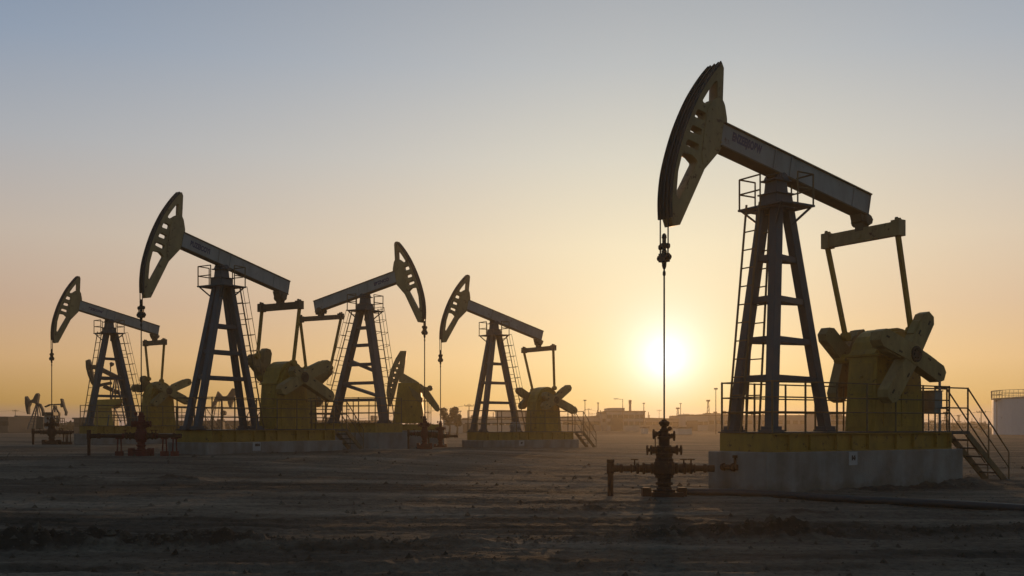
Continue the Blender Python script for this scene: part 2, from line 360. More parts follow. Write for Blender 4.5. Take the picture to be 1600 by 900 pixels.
# ------------------------------------------------------------------ pumpjacks
SK = .43                                   # height of the steel skid under the deck
HEAD_ARC = [(2.36, 1.84), (2.50, 1.62), (2.68, 1.28), (2.87, .84), (3.03, .33), (3.14, -.15), (3.215, -.70), (3.235, -1.15), (3.19, -1.62), (3.10, -2.02)]
HEAD_BACK = [(3.00, -2.17), (2.80, -2.09), (2.34, -.65), (1.98, -.10), (1.90, .10), (1.89, .55), (1.91, .70), (2.03, .99), (2.11, 1.08), (2.22, 1.80), (2.30, 1.90)]
HOLES = [[(2.41, 1.42), (2.35, 1.44), (2.285, 1.03), (2.44, .93), (2.60, .80), (2.70, .83), (2.56, 1.14)],
         [(2.80, .60), (2.54, .60), (2.55, .42), (2.86, .40)], [(2.88, .20), (2.58, .20), (2.60, .05), (2.93, .03)], [(2.955, -.16), (2.60, -.16), (2.61, -.32), (3.0, -.30)],
         [(3.04, -.51), (2.76, -.46), (2.57, -.55), (2.62, -.68), (2.93, -1.55), (3.03, -1.48), (3.08, -.95)]]
GUSSET = [(2.30, 1.06), (2.42, .95), (2.52, .72), (2.53, .2), (2.50, -.35), (2.42, -.58), (2.30, -.52), (1.985, -.06), (1.905, .12), (1.895, .54), (1.92, .69), (2.04, .97), (2.14, 1.08)]

def sub(p, q): return (p[0] - q[0], p[1] - q[1])

def pumpjack(label, P, group='pumpjacks with a slotted curved head'):
    root = thing('pumpjack', label, 'pumpjack', (P['X'], P['D'], P['dz'] - SK), R(P['phi']), group)
    sg = P.get('sg', 1); near = P.get('detail', 1)
    zb = P['zb'] + SK; t = R(P['tau']); ct, st = math.cos(t), math.sin(t)
    hs = P.get('hs', 1.0); bw = P.get('bw', 1.0); ht = P.get('ht', .28); tw = P.get('tw', .215)
    def bfm(x, b, y): return (x * ct - y * st, b, x * st + y * ct + zb)       # beam frame to jack frame
    bf = lambda x, y, b: bfm(x, b, y)
    d1, d2, hw = P['d1'], P['d2'], P['hw']
    # --- skid
    m = MB()
    for s in (-1, 1):
        y = s * (hw - .10)
        m.box(-d2, d1, y - .012, y + .012, .03, SK - .033)
        m.box(-d2, d1, y - .10, y + .10, 0, .03); m.box(-d2, d1, y - .10, y + .10, SK - .033, SK - .003)
        a = -d2 + .05
        k = 0
        while a < d1:
            m.box(a - .012, a + .012, y + s * .014, y + s * .097, .031, SK - .034); k += 1; a += (.62, .55, .92, .7, 1.05)[k % 5]
    for a in np.linspace(-d2 + .12, d1 - .12, 7): m.box(a - .06, a + .06, -hw + .115, hw - .115, .06, SK - .06)
    m.box(d1, d1 + .02, -hw + .01, hw - .01, .0, SK - .01); m.box(-d2 - .02, -d2, -hw + .01, hw - .01, 0, SK - .01)
    skid = m.build('skid_frame', M['skid'], root, .004 if near else 0)
    m = MB(); m.box(-d2 - .03, d1 + .05, -hw - .015, hw + .015, SK, SK + .03)
    m.build('deck_plate', M['grating'], root)
    dk = SK + .03
    # --- tower
    zp = zb - .74                                      # service platform level
    feet = [(P['af'], P['wf']), (P['af'], -P['wf'])] + ([(-P['ar'], P['wr']), (-P['ar'], -P['wr'])] if P['wr'] > .1 else [(-P['ar'], 0)])
    lw = P.get('lw', .25)
    tops = P.get('tops')
    def top(f): return tops[feet.index(f)] if tops else (.16 if f[0] > 0 else -.30, max(-.15, min(.15, f[1] * .42)))
    def on_leg(f, z):
        q = top(f); k = (z - dk) / (zp - dk); return Vector((f[0] + (q[0] - f[0]) * k, f[1] + (q[1] - f[1]) * k, z))
    for f in feet:
        m = MB(); p0 = on_leg(f, dk + .10); p1 = on_leg(f, zp - .03)
        sw = .8 if abs(f[1]) < .14 and f[1] != 0 else 1
        # H-section: two flanges and a web
        dv = (p1 - p0).normalized(); sd = Vector((1, 0, 0)); x = (sd - dv * sd.dot(dv)).normalized()
        m.bar(p0, p1, lw * sw, lw, up=x)
        fx, fy = f
        m.box(fx - .21, fx + .21, fy - .21 * sw, fy + .21 * sw, dk + .001, dk + .05); m.box(fx - .165, fx + .165, fy - .17 * sw, fy + .17 * sw, dk + .05, dk + .13)
        m.build('tower_leg', M['slate'], root, .006 if near else 0)
    loops = [(0, 1), (0, 2), (1, 2)] if len(feet) == 3 else [(0, 1), (2, 3), (0, 2), (1, 3)]
    for zr in P['rungs']:
        for i, j in loops:
            p0 = on_leg(feet[i], dk + zr); p1 = on_leg(feet[j], dk + zr)
            if (p1 - p0).length < .3: continue
            dd = (p1 - p0).normalized() * .07
            m = MB(); m.bar(p0 + dd, p1 - dd, .12, .14); m.build('cross_brace', M['slate'], root, .005 if near else 0)
    for (z0, z1) in P.get('diag', []):
        for i, j in loops[-2:]:
            m = MB(); m.bar(on_leg(feet[i], dk + z0), on_leg(feet[j], dk + z1), .10, .12); m.build('diagonal_brace', M['slate'], root)
    # --- tower head and centre bearing
    m = MB()
    m.hexa([(-.31, -.29, zp - .04), (.29, -.29, zp - .04), (.29, .29, zp - .04), (-.31, .29, zp - .04)], [(-.27, -.26, zp + .28), (.27, -.26, zp + .28), (.27, .26, zp + .28), (-.27, .26, zp + .28)])
    m.box(-.31, .31, -.31, .31, zp + .282, zp + .315)
    m.hexa([(-.20, -.20, zp + .316), (.20, -.20, zp + .316), (.20, .20, zp + .316), (-.20, .20, zp + .316)], [(-.18, -.18, zp + .60), (.18, -.18, zp + .60), (.18, .18, zp + .60), (-.18, .18, zp + .60)])
    m.build('tower_head', M['slate'], root, .008)
    m = MB(); m.box(-.27, .27, -.25, .25, zp + .602, zp + .64)
    for s in (-1, 1): m.prism([(-.17, zp + .641), (.17, zp + .641), (.11, zb + .02), (-.11, zb + .02)], s * .2 - .05, s * .2 + .05)
    m.lathe((0, -.27, zp + .70), [(0, .085), (.54, .085)], (0, 1, 0)); m.prism([(-.2, zb - .05 - .2 * st / ct), (.2, zb - .05 + .2 * st / ct), (.2, zb + .2 * st / ct - .004), (-.2, zb - .2 * st / ct - .004)], -.145, .145)
    m.build('saddle_bearing', M['slate'], root, .006)
    # --- service platform
    pa, pb = .56, .70
    m = MB(); m.box(-pa, pa, .385, pb, zp - .05, zp); m.box(-pa, pa, -pb, -.385, zp - .05, zp); m.box(.385, pa, -.384, .384, zp - .05, zp); m.box(-pa, -.385, -.384, .384, zp - .05, zp)
    for s in (-1, 1):
        for q in (-1, 1): m.bar((s * .26, q * .26, zp - .42), (s * .5, q * .62, zp - .05), .05, .05)
    plat = m.build('service_platform', M['slate'], root, .004)
    zr0 = zp + .001; hr = .72
    corners = [(pa - .03, pb - .03), (-pa + .03, pb - .03), (-pa + .03, -pb + .03), (pa - .03, -pb + .03)]
    for i in ((1, 3) if sg > 0 else (2, 0)):       # a railed cage on two opposite corners, open beside the bearing and the beam
        c0 = Vector((*corners[i], zr0)); m = MB(); m.tube(c0, c0 + Vector((0, 0, hr)), .022, 6)
        for j in (i - 1, (i + 1) % 4):
            e = c0.lerp(Vector((*corners[j], zr0)), .5)
            for z in (.36, hr): m.tube(c0 + Vector((0, 0, z)), e + Vector((0, 0, z)), .02, 6)
            m.tube(e, e + Vector((0, 0, hr)), .02, 6)
        m.build('platform_guardrail', M['rail'], plat)
    # --- ladders
    for (a0, b0, a1, b1, cage, *zs0) in P['ladders']:
        m = MB(); p0 = Vector((a0, b0, dk + (zs0[0] if zs0 else 0))); p1 = Vector((a1, b1, zp)); L = (p1 - p0).length; n = int(L / P.get('rg', .42))
        outw = Vector((1 if a0 > 0 else -1, 0, .2)).normalized()
        for s in (-1, 1): m.bar(p0 + Vector((0, s * .21, 0)), p1 + Vector((0, s * .21, .05)), .045, .03)
        for k in range(1, n + 1):
            q = p0.lerp(p1, k / (n + .4)); m.tube(q + Vector((0, -.2, 0)), q + Vector((0, .2, 0)), .017, 6)
        lad = m.build('ladder', M['rail'], root)
        if cage:
            m = MB(); ks = [i / 9 for i in range(3, 10)]
            for k in ks:
                q = p0.lerp(p1, k); m.path([q + Vector((0, -.21, 0)), q + outw * .22 + Vector((0, -.26, 0)), q + outw * .46 + Vector((0, -.12, 0)), q + outw * .46 + Vector((0, .12, 0)), q + outw * .22 + Vector((0, .26, 0)), q + Vector((0, .21, 0))], .012, 5)
            for off in (outw * .46 + Vector((0, -.12, 0)), outw * .46 + Vector((0, .12, 0))): m.tube(p0.lerp(p1, ks[0]) + off, p1 + off, .012, 5)
            m.build('safety_cage', M['rail'], lad)
    # --- walking beam (box girder with proud flanges)
    kt, bh = P['kt'], P.get('bh', .58); x1 = 2.0
    m = MB(); f3 = lambda x0, xx, b0, b1, y0, y1: m.hexa([bf(x0, y0, b0), bf(xx, y0, b0), bf(xx, y0, b1), bf(x0, y0, b1)], [bf(x0, y1, b0), bf(xx, y1, b0), bf(xx, y1, b1), bf(x0, y1, b1)])
    f3(-kt, x1, -.165 * bw, .165 * bw, .036, bh - .036)
    m.cur = 1; f3(-kt - .03, x1, -.215 * bw, .215 * bw, 0, .035); f3(-kt - .03, x1, -.215 * bw, .215 * bw, bh - .035, bh)
    m.cur = 0; f3(-kt - .012, -kt - .001, -.20 * bw, .20 * bw, .036, bh - .036)
    for xs in (-2.55, -.25, .3):
        for s in (-1, 1): f3(xs - .01, xs + .01, s * .166 * bw, s * .205 * bw, .037, bh - .037)
    beam = m.build('walking_beam', [M['beam'], M['flange']], root, .004 if near else 0)
    if P.get('text'):
        body, xa, xb, ya, hh = P['text']
        w = abs(xb - xa); xc = (xa + xb) / 2
        # text faces the near side; reading direction from the head towards the tail when b>0
        ex = Vector((-ct, 0, -st)) if sg > 0 else Vector((ct, 0, st)); ey = Vector((-st, 0, ct)); ez = ex.cross(ey)
        o_ = Vector(bfm(xc, sg * (.165 * bw + .0015), ya))
        mt = Matrix(((ex.x, ey.x, ez.x, o_.x), (ex.y, ey.y, ez.y, o_.y), (ex.z, ey.z, ez.z, o_.z), (0, 0, 0, 1)))
        text_mesh('lettering', body, hh / .72, M['ink'], beam, mt, w, .0012)
    # --- horse head
    arc = smooth_curve([(x * hs, y * hs) for x, y in HEAD_ARC], 5)
    outer = arc + [(x * hs, y * hs) for x, y in HEAD_BACK]
    holes = [rounded([(x * hs, y * hs) for x, y in h], .045, 3) for h in HOLES]
    me = holed_prism(outer, holes, ht)
    mt = Matrix(((ct, 0, -st, 0), (0, 1, 0, 0), (st, 0, ct, zb), (0, 0, 0, 1))) @ Matrix(((1, 0, 0, 0), (0, 0, -1, 0), (0, 1, 0, 0), (0, 0, 0, 1)))
    me.transform(mt); head = mesh_obj('horsehead', me, M['cream'], root)
    m = MB()
    for s in (-1, 1): m.prism([(x * hs, y * hs) for x, y in rounded(GUSSET, .04, 2)], s * (ht / 2 + .0015), s * (ht / 2 + .018), bf)
    for s in (-1, 1):
        for (x, y) in [(2.38, .75), (2.42, .45), (2.44, .12), (2.43, -.2), (2.3, -.45), (2.05, .75), (2.0, .1), (2.12, -.1)]:
            m.lathe(bfm(x * hs, s * (ht / 2 + .0185), y * hs), [(0, .026), (.016, .026)], (0, s, 0), 6)
    m.build('gusset_plate', M['cream'], head)
    # cable track on the curved face
    m = MB(); n = len(arc)
    def offs(i, d):
        a = Vector(arc[max(i - 1, 0)]); b = Vector(arc[min(i + 1, n - 1)]); tdir = (b - a).normalized(); nrm = Vector((-tdir.y, tdir.x))
        if nrm.x < 0: nrm = -nrm
        p = Vector(arc[i]) + nrm * d; return (p.x, p.y)
    for i in range(n - 1):
        q = [offs(i, .004), offs(i, .035), offs(i + 1, .035), offs(i + 1, .004)]
        m.hexa([bf(*q[0], -tw), bf(*q[1], -tw), bf(*q[1], tw), bf(*q[0], tw)], [bf(*q[3], -tw), bf(*q[2], -tw), bf(*q[2], tw), bf(*q[3], tw)])
        for b in (-tw + .01, tw - .01, 0):
            q = [offs(i, .036), offs(i, .062), offs(i + 1, .062), offs(i + 1, .036)]
            m.hexa([bf(*q[0], b - .014), bf(*q[1], b - .014), bf(*q[1], b + .014), bf(*q[0], b + .014)], [bf(*q[3], b - .014), bf(*q[2], b - .014), bf(*q[2], b + .014), bf(*q[3], b + .014)])
    m.build('cable_track', M['dark'], head)
    # --- bridle, carrier bar, polished rod
    zc_ = P['zcar'] + SK; pj = [bfm(*(offs(i, .052)[0], 0, offs(i, .052)[1])) for i in range(n)]
    imax = max(range(n), key=lambda i: pj[i][0]); ah = pj[imax][0]
    for b in (-tw * .6, tw * .6):
        pts = [(pj[i][0], b, pj[i][2]) for i in range(0, imax + 1)] + [(ah, b, zc_ + .62), (ah, b, zc_ + .05)]
        m = MB(); m.path(pts, .016 if near else .02, 6); m.build('bridle_cable', M['rope'], root)
    m = MB(); m.path([(ah, -.20, zc_), (ah, -.16, zc_ + .005), (ah, .16, zc_ + .005), (ah, .20, zc_)], [.045, .075, .075, .045], 8)
    m.box(ah - .07, ah + .07, -.11, .11, zc_ - .09, zc_ + .10)
    m.lathe((ah, 0, zc_ - .24), [(0, .03), (.06, .05), (.14, .055), (.15, .04)], n=10)
    m.lathe((ah, 0, zc_ + .10), [(0, .06), (.06, .06), (.07, .045), (.14, .045), (.15, .07), (.22, .07), (.23, .045), (.33, .045), (.34, .06), (.40, .05), (.44, .02)], n=10)
    for b in (-.125, .125):
        m.lathe((ah, b, zc_ + .19), [(0, .03), (.03, .05), (.09, .05), (.12, .025)], n=8); m.tube((ah, b, zc_ + .22), (ah, 0, zc_ + .24), .03, 6)
        m.tube((ah, b, zc_ + .02), (ah, b, zc_ + .2), .018, 6)
    m.build('carrier_bar', M['dark'], root)
    rodb = P['rodz'] - (P['dz'] - SK)
    m = MB(); m.tube((ah, 0, rodb), (ah, 0, zc_ - .2), .019 if near else .024, 8); m.lathe((ah, 0, zc_ - .40), [(0, .02), (.03, .034), (.09, .034), (.12, .02)], n=8)
    m.build('polished_rod', M['rope'], root)
    # --- tail bearing and equalizer
    ae, le, ze = P['ae'], P['le'], P['ze'] + SK
    zbt = (-ae * st) + zb                              # underside of the beam there (close enough)
    m = MB()
    m.prism([(-ae - .24, zbt - .07 - .0), (-ae + .26, zbt + .02), (-ae + .20, zbt - .16), (-ae + .12, ze + .30), (-ae - .10, ze + .30), (-ae - .20, zbt - .20)], -.17, .17)
    m.lathe((-ae, -.24, ze + .36), [(0, .13), (.06, .15), (.42, .15), (.48, .13)], (0, 1, 0), 12)
    m.prism([(-ae - .09, ze + .02), (-ae + .09, ze + .02), (-ae + .13, ze + .34), (-ae - .13, ze + .34)], -.13, .13)
    m.build('tail_bearing', M['flange'], root, .01)
    eh = P.get('eh', .17)
    et = P.get('etilt', 0.0) * -sg; zt_ = lambda b: ze + et * b / le
    m = MB(); m.hexa([(-ae - .10, -le - .10, zt_(-le) - eh), (-ae + .10, -le - .10, zt_(-le) - eh), (-ae + .10, le + .10, zt_(le) - eh), (-ae - .10, le + .10, zt_(le) - eh)], [(-ae - .10, -le - .10, zt_(-le) + eh), (-ae + .10, -le - .10, zt_(-le) + eh), (-ae + .10, le + .10, zt_(le) + eh), (-ae - .10, le + .10, zt_(le) + eh)])
    for s in (-1, 1):
        m.box(-ae - .135, -ae + .135, s * le - .12, s * le + .12, zt_(s * le) - eh - .02, zt_(s * le) + eh + .035)
        m.lathe((-ae - .05, s * le, zt_(s * le) + eh + .036), [(0, .045), (.03, .05), (.06, .035)], n=8); m.lathe((-ae + .06, s * le, zt_(s * le) + eh + .036), [(0, .045), (.04, .05), (.07, .035)], n=8)
    m.lathe((-ae + .101, 0, ze - .03), [(0, .07), (.02, .07), (.025, .045)], (1, 0, 0), 10)
    m.build('equalizer', M['flange'] if P.get('eqdark') else M['cream'], root, .008)
    for s, (pin_a, pin_z) in ((sg, P['pinn']), (-sg, P['pinf'])):
        m = MB(); p0 = Vector((-ae, s * le, zt_(s * le) - eh - .02)); p1 = Vector((pin_a, s * (P['bc'] - .17), pin_z + SK))
        m.bar(p0, p1, .10, .11, up=(1, 0, 0)); m.lathe(p1 + Vector((0, -.10, 0)), [(0, .12), (.2, .12)], (0, 1, 0), 12)
        m.build('pitman_arm', M['skid'], root, .006)
    # --- gearbox house and gear case
    ac = P['ac']; ha, hb_ = P.get('ha', .98), P.get('hb', .46); h1 = P.get('hh', 1.92)
    m = MB(); zt = dk + h1; ta = ha * .84
    m.hexa([(-ac - ha, -hb_, dk + .001), (-ac + ha, -hb_, dk + .001), (-ac + ha, hb_, dk + .001), (-ac - ha, hb_, dk + .001)], [(-ac - ta, -hb_ * .95, zt), (-ac + ta + .02, -hb_ * .95, zt), (-ac + ta + .02, hb_ * .95, zt), (-ac - ta, hb_ * .95, zt)])
    house = m.build('gearbox_house', M['yellow'], root, .015)
    m = MB()
    for s in (-1, 1):
        y = s * (hb_ + .004)
        f_ = lambda u, v, b: (-ac + u, s * (hb_ - (v / h1) * hb_ * .05) + b * s, dk + v)
        for (u0, u1, v0, v1) in ((-.72, -.06, .12, .95), (-.02, .66, .12, .95), (-.62, .52, 1.02, 1.72)):
            m.prism([(u0, v0), (u1, v0), (u1, v1), (u0, v1)], .003, .016, f_)
    m.build('access_panel', M['yellow'], house, .003)
    m = MB(); xf = -ac + ha
    for (v0, v1) in ((.10, .9), (.96, 1.72)):
        q = lambda v: xf - (ha - ta - .02) * v / h1
        m.hexa([(q(v0) + .002, -.34, dk + v0), (q(v0) + .014, -.34, dk + v0), (q(v0) + .014, .34, dk + v0), (q(v0) + .002, .34, dk + v0)], [(q(v1) + .002, -.34, dk + v1), (q(v1) + .014, -.34, dk + v1), (q(v1) + .014, .34, dk + v1), (q(v1) + .002, .34, dk + v1)])
    m.lathe((q(1.38) + .014, 0, dk + 1.38), [(0, .05), (.03, .05), (.04, .03)], (1, 0, 0), 10)
    m.build('access_panel', M['yellow'], house, .003)
    zs = P['zc'] + SK; gr = P.get('dome', 2.68) - P['zc']
    m = MB(); poly = [(-ac - ta - .06, zt + .001), (-ac + ta + .08, zt + .001), (-ac + ta + .08, zt + .06)]
    for k in range(0, 11):
        th = math.pi * (.06 + .88 * k / 10); poly.append((-ac + math.cos(th) * ta * .98 * (1 if abs(math.cos(th)) < .9 else .99), zt + .06 + math.sin(th) * (P.get('dome', 2.68) + SK - zt - .06)))
    poly.append((-ac - ta - .06, zt + .06))
    m.prism(poly[:3] + poly[-1:], -hb_ - .05, hb_ + .05)
    m.prism([(x, z + .001) for x, z in poly[2:]], -hb_ + .06, hb_ - .06)
    m.prism([(-ac + (x + ac) * .86, zt + .07 + (z - zt - .06) * .86) for x, z in poly[2:-1]], -hb_ - .06, hb_ + .06)
    m.lathe((P['hub'][0], -P['bc'] - .1, zs), [(0, .13), (P['bc'] * 2 + .2, .13)], (0, 1, 0), 12)
    for s in (-1, 1):
        m.lathe((-ac, s * (hb_ + .061), zs), [(0, .30), (.04, .30), (.06, .24), (.14, .20)], (0, s, 0), 16)
        for k in range(8): m.lathe((-ac + .62 * math.cos(k * .785), s * (hb_ - .055), zt + .2 + .3 * abs(math.sin(k * .785))), [(0, .03), (.03, .03)], (0, s, 0), 6)
    m.build('gear_case', M['yellow'], root, .012)
    # --- cranks with counterweight arms
    for s, arms, hub in ((sg, P['armn'], P['hub']), (-sg, P['armf'], P.get('hubf', P['hub']))):
        hub_a, hub_z = hub[0], hub[1] + SK; b0 = s * P['bc'] - .0
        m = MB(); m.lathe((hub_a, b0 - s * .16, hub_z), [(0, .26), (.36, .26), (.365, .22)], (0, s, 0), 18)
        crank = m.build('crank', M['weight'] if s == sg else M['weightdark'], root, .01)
        m = MB(); m.lathe((hub_a, b0 + s * .206, hub_z), [(0, .20), (.03, .20), (.035, .15), (.0351, .15), (.02, .13)], (0, s, 0), 18)
        for k in range(6): m.lathe((hub_a + .1 * math.cos(k * 1.05), b0 + s * .225, hub_z + .1 * math.sin(k * 1.05)), [(0, .022), (.03, .022)], (0, s, 0), 6)
        m.build('hub_cap', M['bolt'], crank)
        for k, (ang, ln) in enumerate(arms):
            th = R(ang); ca, sa = math.cos(th), math.sin(th); w = P.get('aw', .225)
            f_ = lambda u, v, b: (hub_a + u * ca - v * sa, b, hub_z + u * sa + v * ca)
            m = MB(); poly = [(.08, -w), (ln - .15, -w), (ln, -w * .5), (ln, w * .5), (ln - .15, w), (.08, w)]
            o_ = .018 * k
            m.prism(poly, b0 - s * (.13 - o_ * .2), b0 + s * (.15 + o_), f_)
            m.prism([(.46, -w - .04), (ln - .40, -w - .04), (ln - .34, -w - .0), (ln - .34, -w + .002), (.46, -w + .002)], b0 - s * .10, b0 + s * (.10 + o_), f_)
            m.cur = 1
            for (u, v) in ((.52, -.13), (ln - .30, .05)):
                p = f_(u, v, b0 + s * (.151 + o_)); p2 = f_(u + .12, v, b0 + s * (.151 + o_)); m.bar(p, p2, .05, .012, up=(0, 1, 0))
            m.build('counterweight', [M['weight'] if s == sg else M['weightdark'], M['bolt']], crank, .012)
    # --- guardrail round the deck
    m = MB(); gr_h = 1.16
    per = [(-d2 + .04, -hw + .04), (d1 - .02, -hw + .04), (d1 - .02, hw - .04), (-d2 + .04, hw - .04)]
    segs = [(per[0], per[1]), (per[1], per[2]), (per[2], per[3])]; posts = []
    for p, q in segs:
        p = Vector((*p, dk)); q = Vector((*q, dk))
        for z in (.46, .80, gr_h): m.tube(p + Vector((0, 0, z)), q + Vector((0, 0, z)), .019, 6)
        n = max(1, round((q - p).length / 1.05))
        for k in range(n + 1): posts.append(p.lerp(q, k / n))
    # landing rails
    ld = d2 + P.get('land', 1.25)
    for s in (-1, 1):
        a = Vector((-d2 + .04, s * (hw - .04), dk)); b = Vector((-d2 - .05, s * (P.get('stw', .34) + .03), dk)); c = Vector((-ld, s * (P.get('stw', .34) + .03), dk))
        for z in (.62, gr_h):
            m.tube(a + Vector((0, 0, z)), b + Vector((0, 0, z)), .019, 6); m.tube(b + Vector((0, 0, z)), c + Vector((0, 0, z)), .022, 6)
        posts += [b, c]
    g = m.build('guardrail', M['rail'], root)
    seen = []
    for p in posts:
        if any((p - q).length < .06 for q in seen): continue
        seen.append(p); mm = MB(); mm.tube(p, p + Vector((0, 0, gr_h + .02)), .026, 6); mm.build('post', M['rail'], g)
    # --- landing and stair
    m = MB(); m.box(-ld - .03, -d2 - .035, -P.get('stw', .34) - .07, P.get('stw', .34) + .07, SK - .06, SK + .028); m.build('landing', M['grating'], root)
    stw = P.get('stw', .34); gl = P['dz'] - SK - P['g']; rise = P['dz'] - P['g']; run = rise * P.get('srun', 1.0) + .02
    m = MB(); z0 = -gl
    for s in (-1, 1): m.bar((-ld - .02, s * stw, SK - .05), (-ld - run, s * stw, z0 - .02), .045, .17)
    stair = m.build('staircase', M['rail'], root)
    ns = max(4, round(rise / .225))
    for k in range(1, ns):
        q = k / ns; mm = MB(); mm.box(-ld - run * q - .11, -ld - run * q + .11, -stw + .025, stw - .025, SK - rise * q - .02, SK - rise * q + .03); mm.build('tread', M['grating'], stair)
    for s in (-1, 1):
        mm = MB(); tp = Vector((-ld, s * (stw + .03), dk + gr_h)); bt = Vector((-ld - run - .1, s * (stw + .03), z0 + .82)); mm.tube(tp, bt, .022, 6)
        mm.tube(Vector((-ld, s * (stw + .03), dk + .62)), Vector((-ld - run - .1, s * (stw + .03), z0 + .38)), .017, 6); mm.tube(bt, bt - Vector((0, 0, .86)), .022, 6)
        md = tp.lerp(bt, .5); mm.tube(md, md - Vector((0, 0, 1.05)), .02, 6); mm.build('handrail', M['rail'], stair)
    # --- switch cabinet on the end rail
    if P.get('cabinet'):
        ca_, cb_, cz_ = P['cabinet']
        m = MB(); m.box(ca_ - .16, ca_ + .16, cb_ - .2, cb_ + .2, dk + cz_, dk + cz_ + .44); m.box(ca_ - .18, ca_ + .18, cb_ - .22, cb_ + .22, dk + cz_ + .44, dk + cz_ + .47)
        m.box(ca_ - .12, ca_ + .12, cb_ - .16, cb_ + .16, dk + cz_ - .14, dk + cz_)
        for s in (-1, 1): m.tube((ca_, cb_ + s * .1, dk), (ca_, cb_ + s * .1, dk + cz_ - .1), .018, 6)
        m.tube((ca_ - .1, cb_ + .16, dk), (ca_ - .1, cb_ + .16, dk + 1.35), .035, 8)
        m.build('switch_cabinet', M['box'], root, .01)
    if P.get('motor'):
        ma, mb_ = P['motor']
        m = MB(); m.lathe((ma - .28, mb_, dk + .3), [(0, .2), (.04, .24), (.46, .24), (.5, .2), (.5, .08), (.6, .08)], (1, 0, 0), 14); m.box(ma - .25, ma + .2, mb_ - .2, mb_ + .2, dk, dk + .1)
        m.build('motor', M['box'], root, .01)
    return ah

def local_to_world(P, a, b, z):
    f = R(P['phi']); c, s = math.cos(f), math.sin(f); return Vector((P['X'] + a * c - b * s, P['D'] + a * s + b * c, z))

def foundation(label, P, group='concrete foundations under the pumpjacks', ea=.30, eb=.10, et=.35):
    top = P['dz'] - SK - .001; z0 = P['g'] - .4
    m = MB(); m.box(-P['d2'] - et, P['d1'] + ea, -P['hw'] - eb, P['hw'] + eb, z0 - top, 0)
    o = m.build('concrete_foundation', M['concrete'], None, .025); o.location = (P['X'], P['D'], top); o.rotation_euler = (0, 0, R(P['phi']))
    return tag(o, label, 'foundation', group)

def wall_sign(label, P, px, txt, w, h, zc, off=(0, 0), tsz=.11):
    """small plate fixed on the near long side of a foundation"""
    sg = P.get('sg', 1); f = R(P['phi']); c, s = math.cos(f), math.sin(f)
    b = sg * (P['hw'] + .10 + .012); k = (px - 800) / FPX
    a = (k * (P['D'] + b * c) - P['X'] + b * s) / (c - k * s)
    root = thing('sign', label, 'sign', local_to_world(P, a, b, zc), f + (math.pi if sg > 0 else 0), 'white number plates on the foundations')
    m = MB(); m.box(-w / 2, w / 2, -.008, .010, -h / 2, h / 2); m.build('plate', M['sign'], root, .003)
    mt = Matrix(((1, 0, 0, off[0]), (0, 0, -1, -.0095), (0, 1, 0, off[1]), (0, 0, 0, 1)))
    text_mesh('lettering', txt, tsz, M['black'], root, mt)

LADF = lambda b: [(.62, b, .56, b, False)]
JA = dict(tops=[(.12, .13), (.12, -.27), (-.40, 0)], stw=.29, lw=.225, land=1.5, srun=1.3, X=6.287, D=24.391, phi=212.7, dz=1.41, g=0.02, zb=6.11, tau=11.2, kt=3.18, ae=3.11, le=1.08, ze=5.02, af=.80, wf=.60, ar=1.75, wr=0, d1=1.0, d2=5.62, hw=.84,
          ac=4.02, bc=1.06, zc=1.94, rungs=[1.26, 2.17, 3.13, 4.12], ladders=[(.58, -.20, .16, -.24, False), (.97, -.40, .62, -.14, False)], text=('ENZEEJSOBW', 1.70, .74, .345, .19), zcar=3.86, rodz=1.70,
          hub=(-3.56, 1.94), hubf=(-3.80, 1.95), armn=[(124, 1.24), (-157, 1.33), (-50, 1.5), (17, 1.38)], armf=[(39, 1.12), (-71, 1.2), (132, 1.0), (205, 1.0)], pinn=(-3.88, 2.55), pinf=(-3.58, 2.52),
          cabinet=(-5.48, .36, .60), ha=1.0, hb=.46, hh=1.90)
JB = dict(land=1.4, srun=1.2, X=-10.81, D=38.13, phi=238.3, dz=1.403, g=.60, zb=6.10, tau=11.8, kt=3.40, ae=3.04, le=1.02, ze=4.90, af=1.40, wf=.29, ar=1.42, wr=.33, d1=1.31, d2=5.2, hw=.96, lw=.21, wf_=0, bw=.7, ht=.15, tw=.10, eh=.135, aw=.21,
          ac=3.28, bc=1.1, zc=2.1, rungs=[1.9, 2.86, 3.83], ladders=[(-1.95, .0, -.60, .1, True)], text=('BUZEICOYI', 1.66, .74, .28, .185), zcar=3.96, rodz=1.86, hs=1.025, eqdark=True,
          hub=(-3.05, 2.07), hubf=(-3.2, 2.25), armn=[(159, 1.68), (-156, 1.9), (-26, 1.36), (30, .62)], armf=[(44, 1.0), (100, 1.05), (-130, .8)], pinn=(-2.80, 2.62), pinf=(-2.72, 2.95), ha=.96, hb=.47, hh=1.75, dome=2.74)
JC = dict(bw=.7, ht=.16, tw=.11, eh=.12, aw=.21, etilt=.2, X=-6.95, D=48.49, phi=-32.2, dz=1.678, g=.52, zb=6.08, tau=12.0, kt=3.12, ae=2.80, le=1.42, ze=5.14, af=1.16, wf=.11, ar=1.99, wr=.11, d1=1.43, d2=5.6, hw=1.0, sg=-1, lw=.27, detail=0,
          ac=4.45, bc=.95, zc=1.8, rungs=[1.08, 1.88, 2.76, 3.67, 4.49], diag=[(2.38, 3.0), (1.22, 1.85)], ladders=[(-2.5, 0, -.62, 0, True), (1.62, 0, .60, 0, True)], zcar=4.12, rodz=1.85, eqdark=True,
          text=('EBZNCO', 1.62, .7, .29, .15), hub=(-4.25, 1.9), armn=[(120, 1.0), (-155, 1.2), (-50, 1.2), (32, 1.35)], armf=[(120, 1.0), (-71, 1.1), (35, 1.4)], pinn=(-3.05, 2.65), pinf=(-2.9, 2.75))
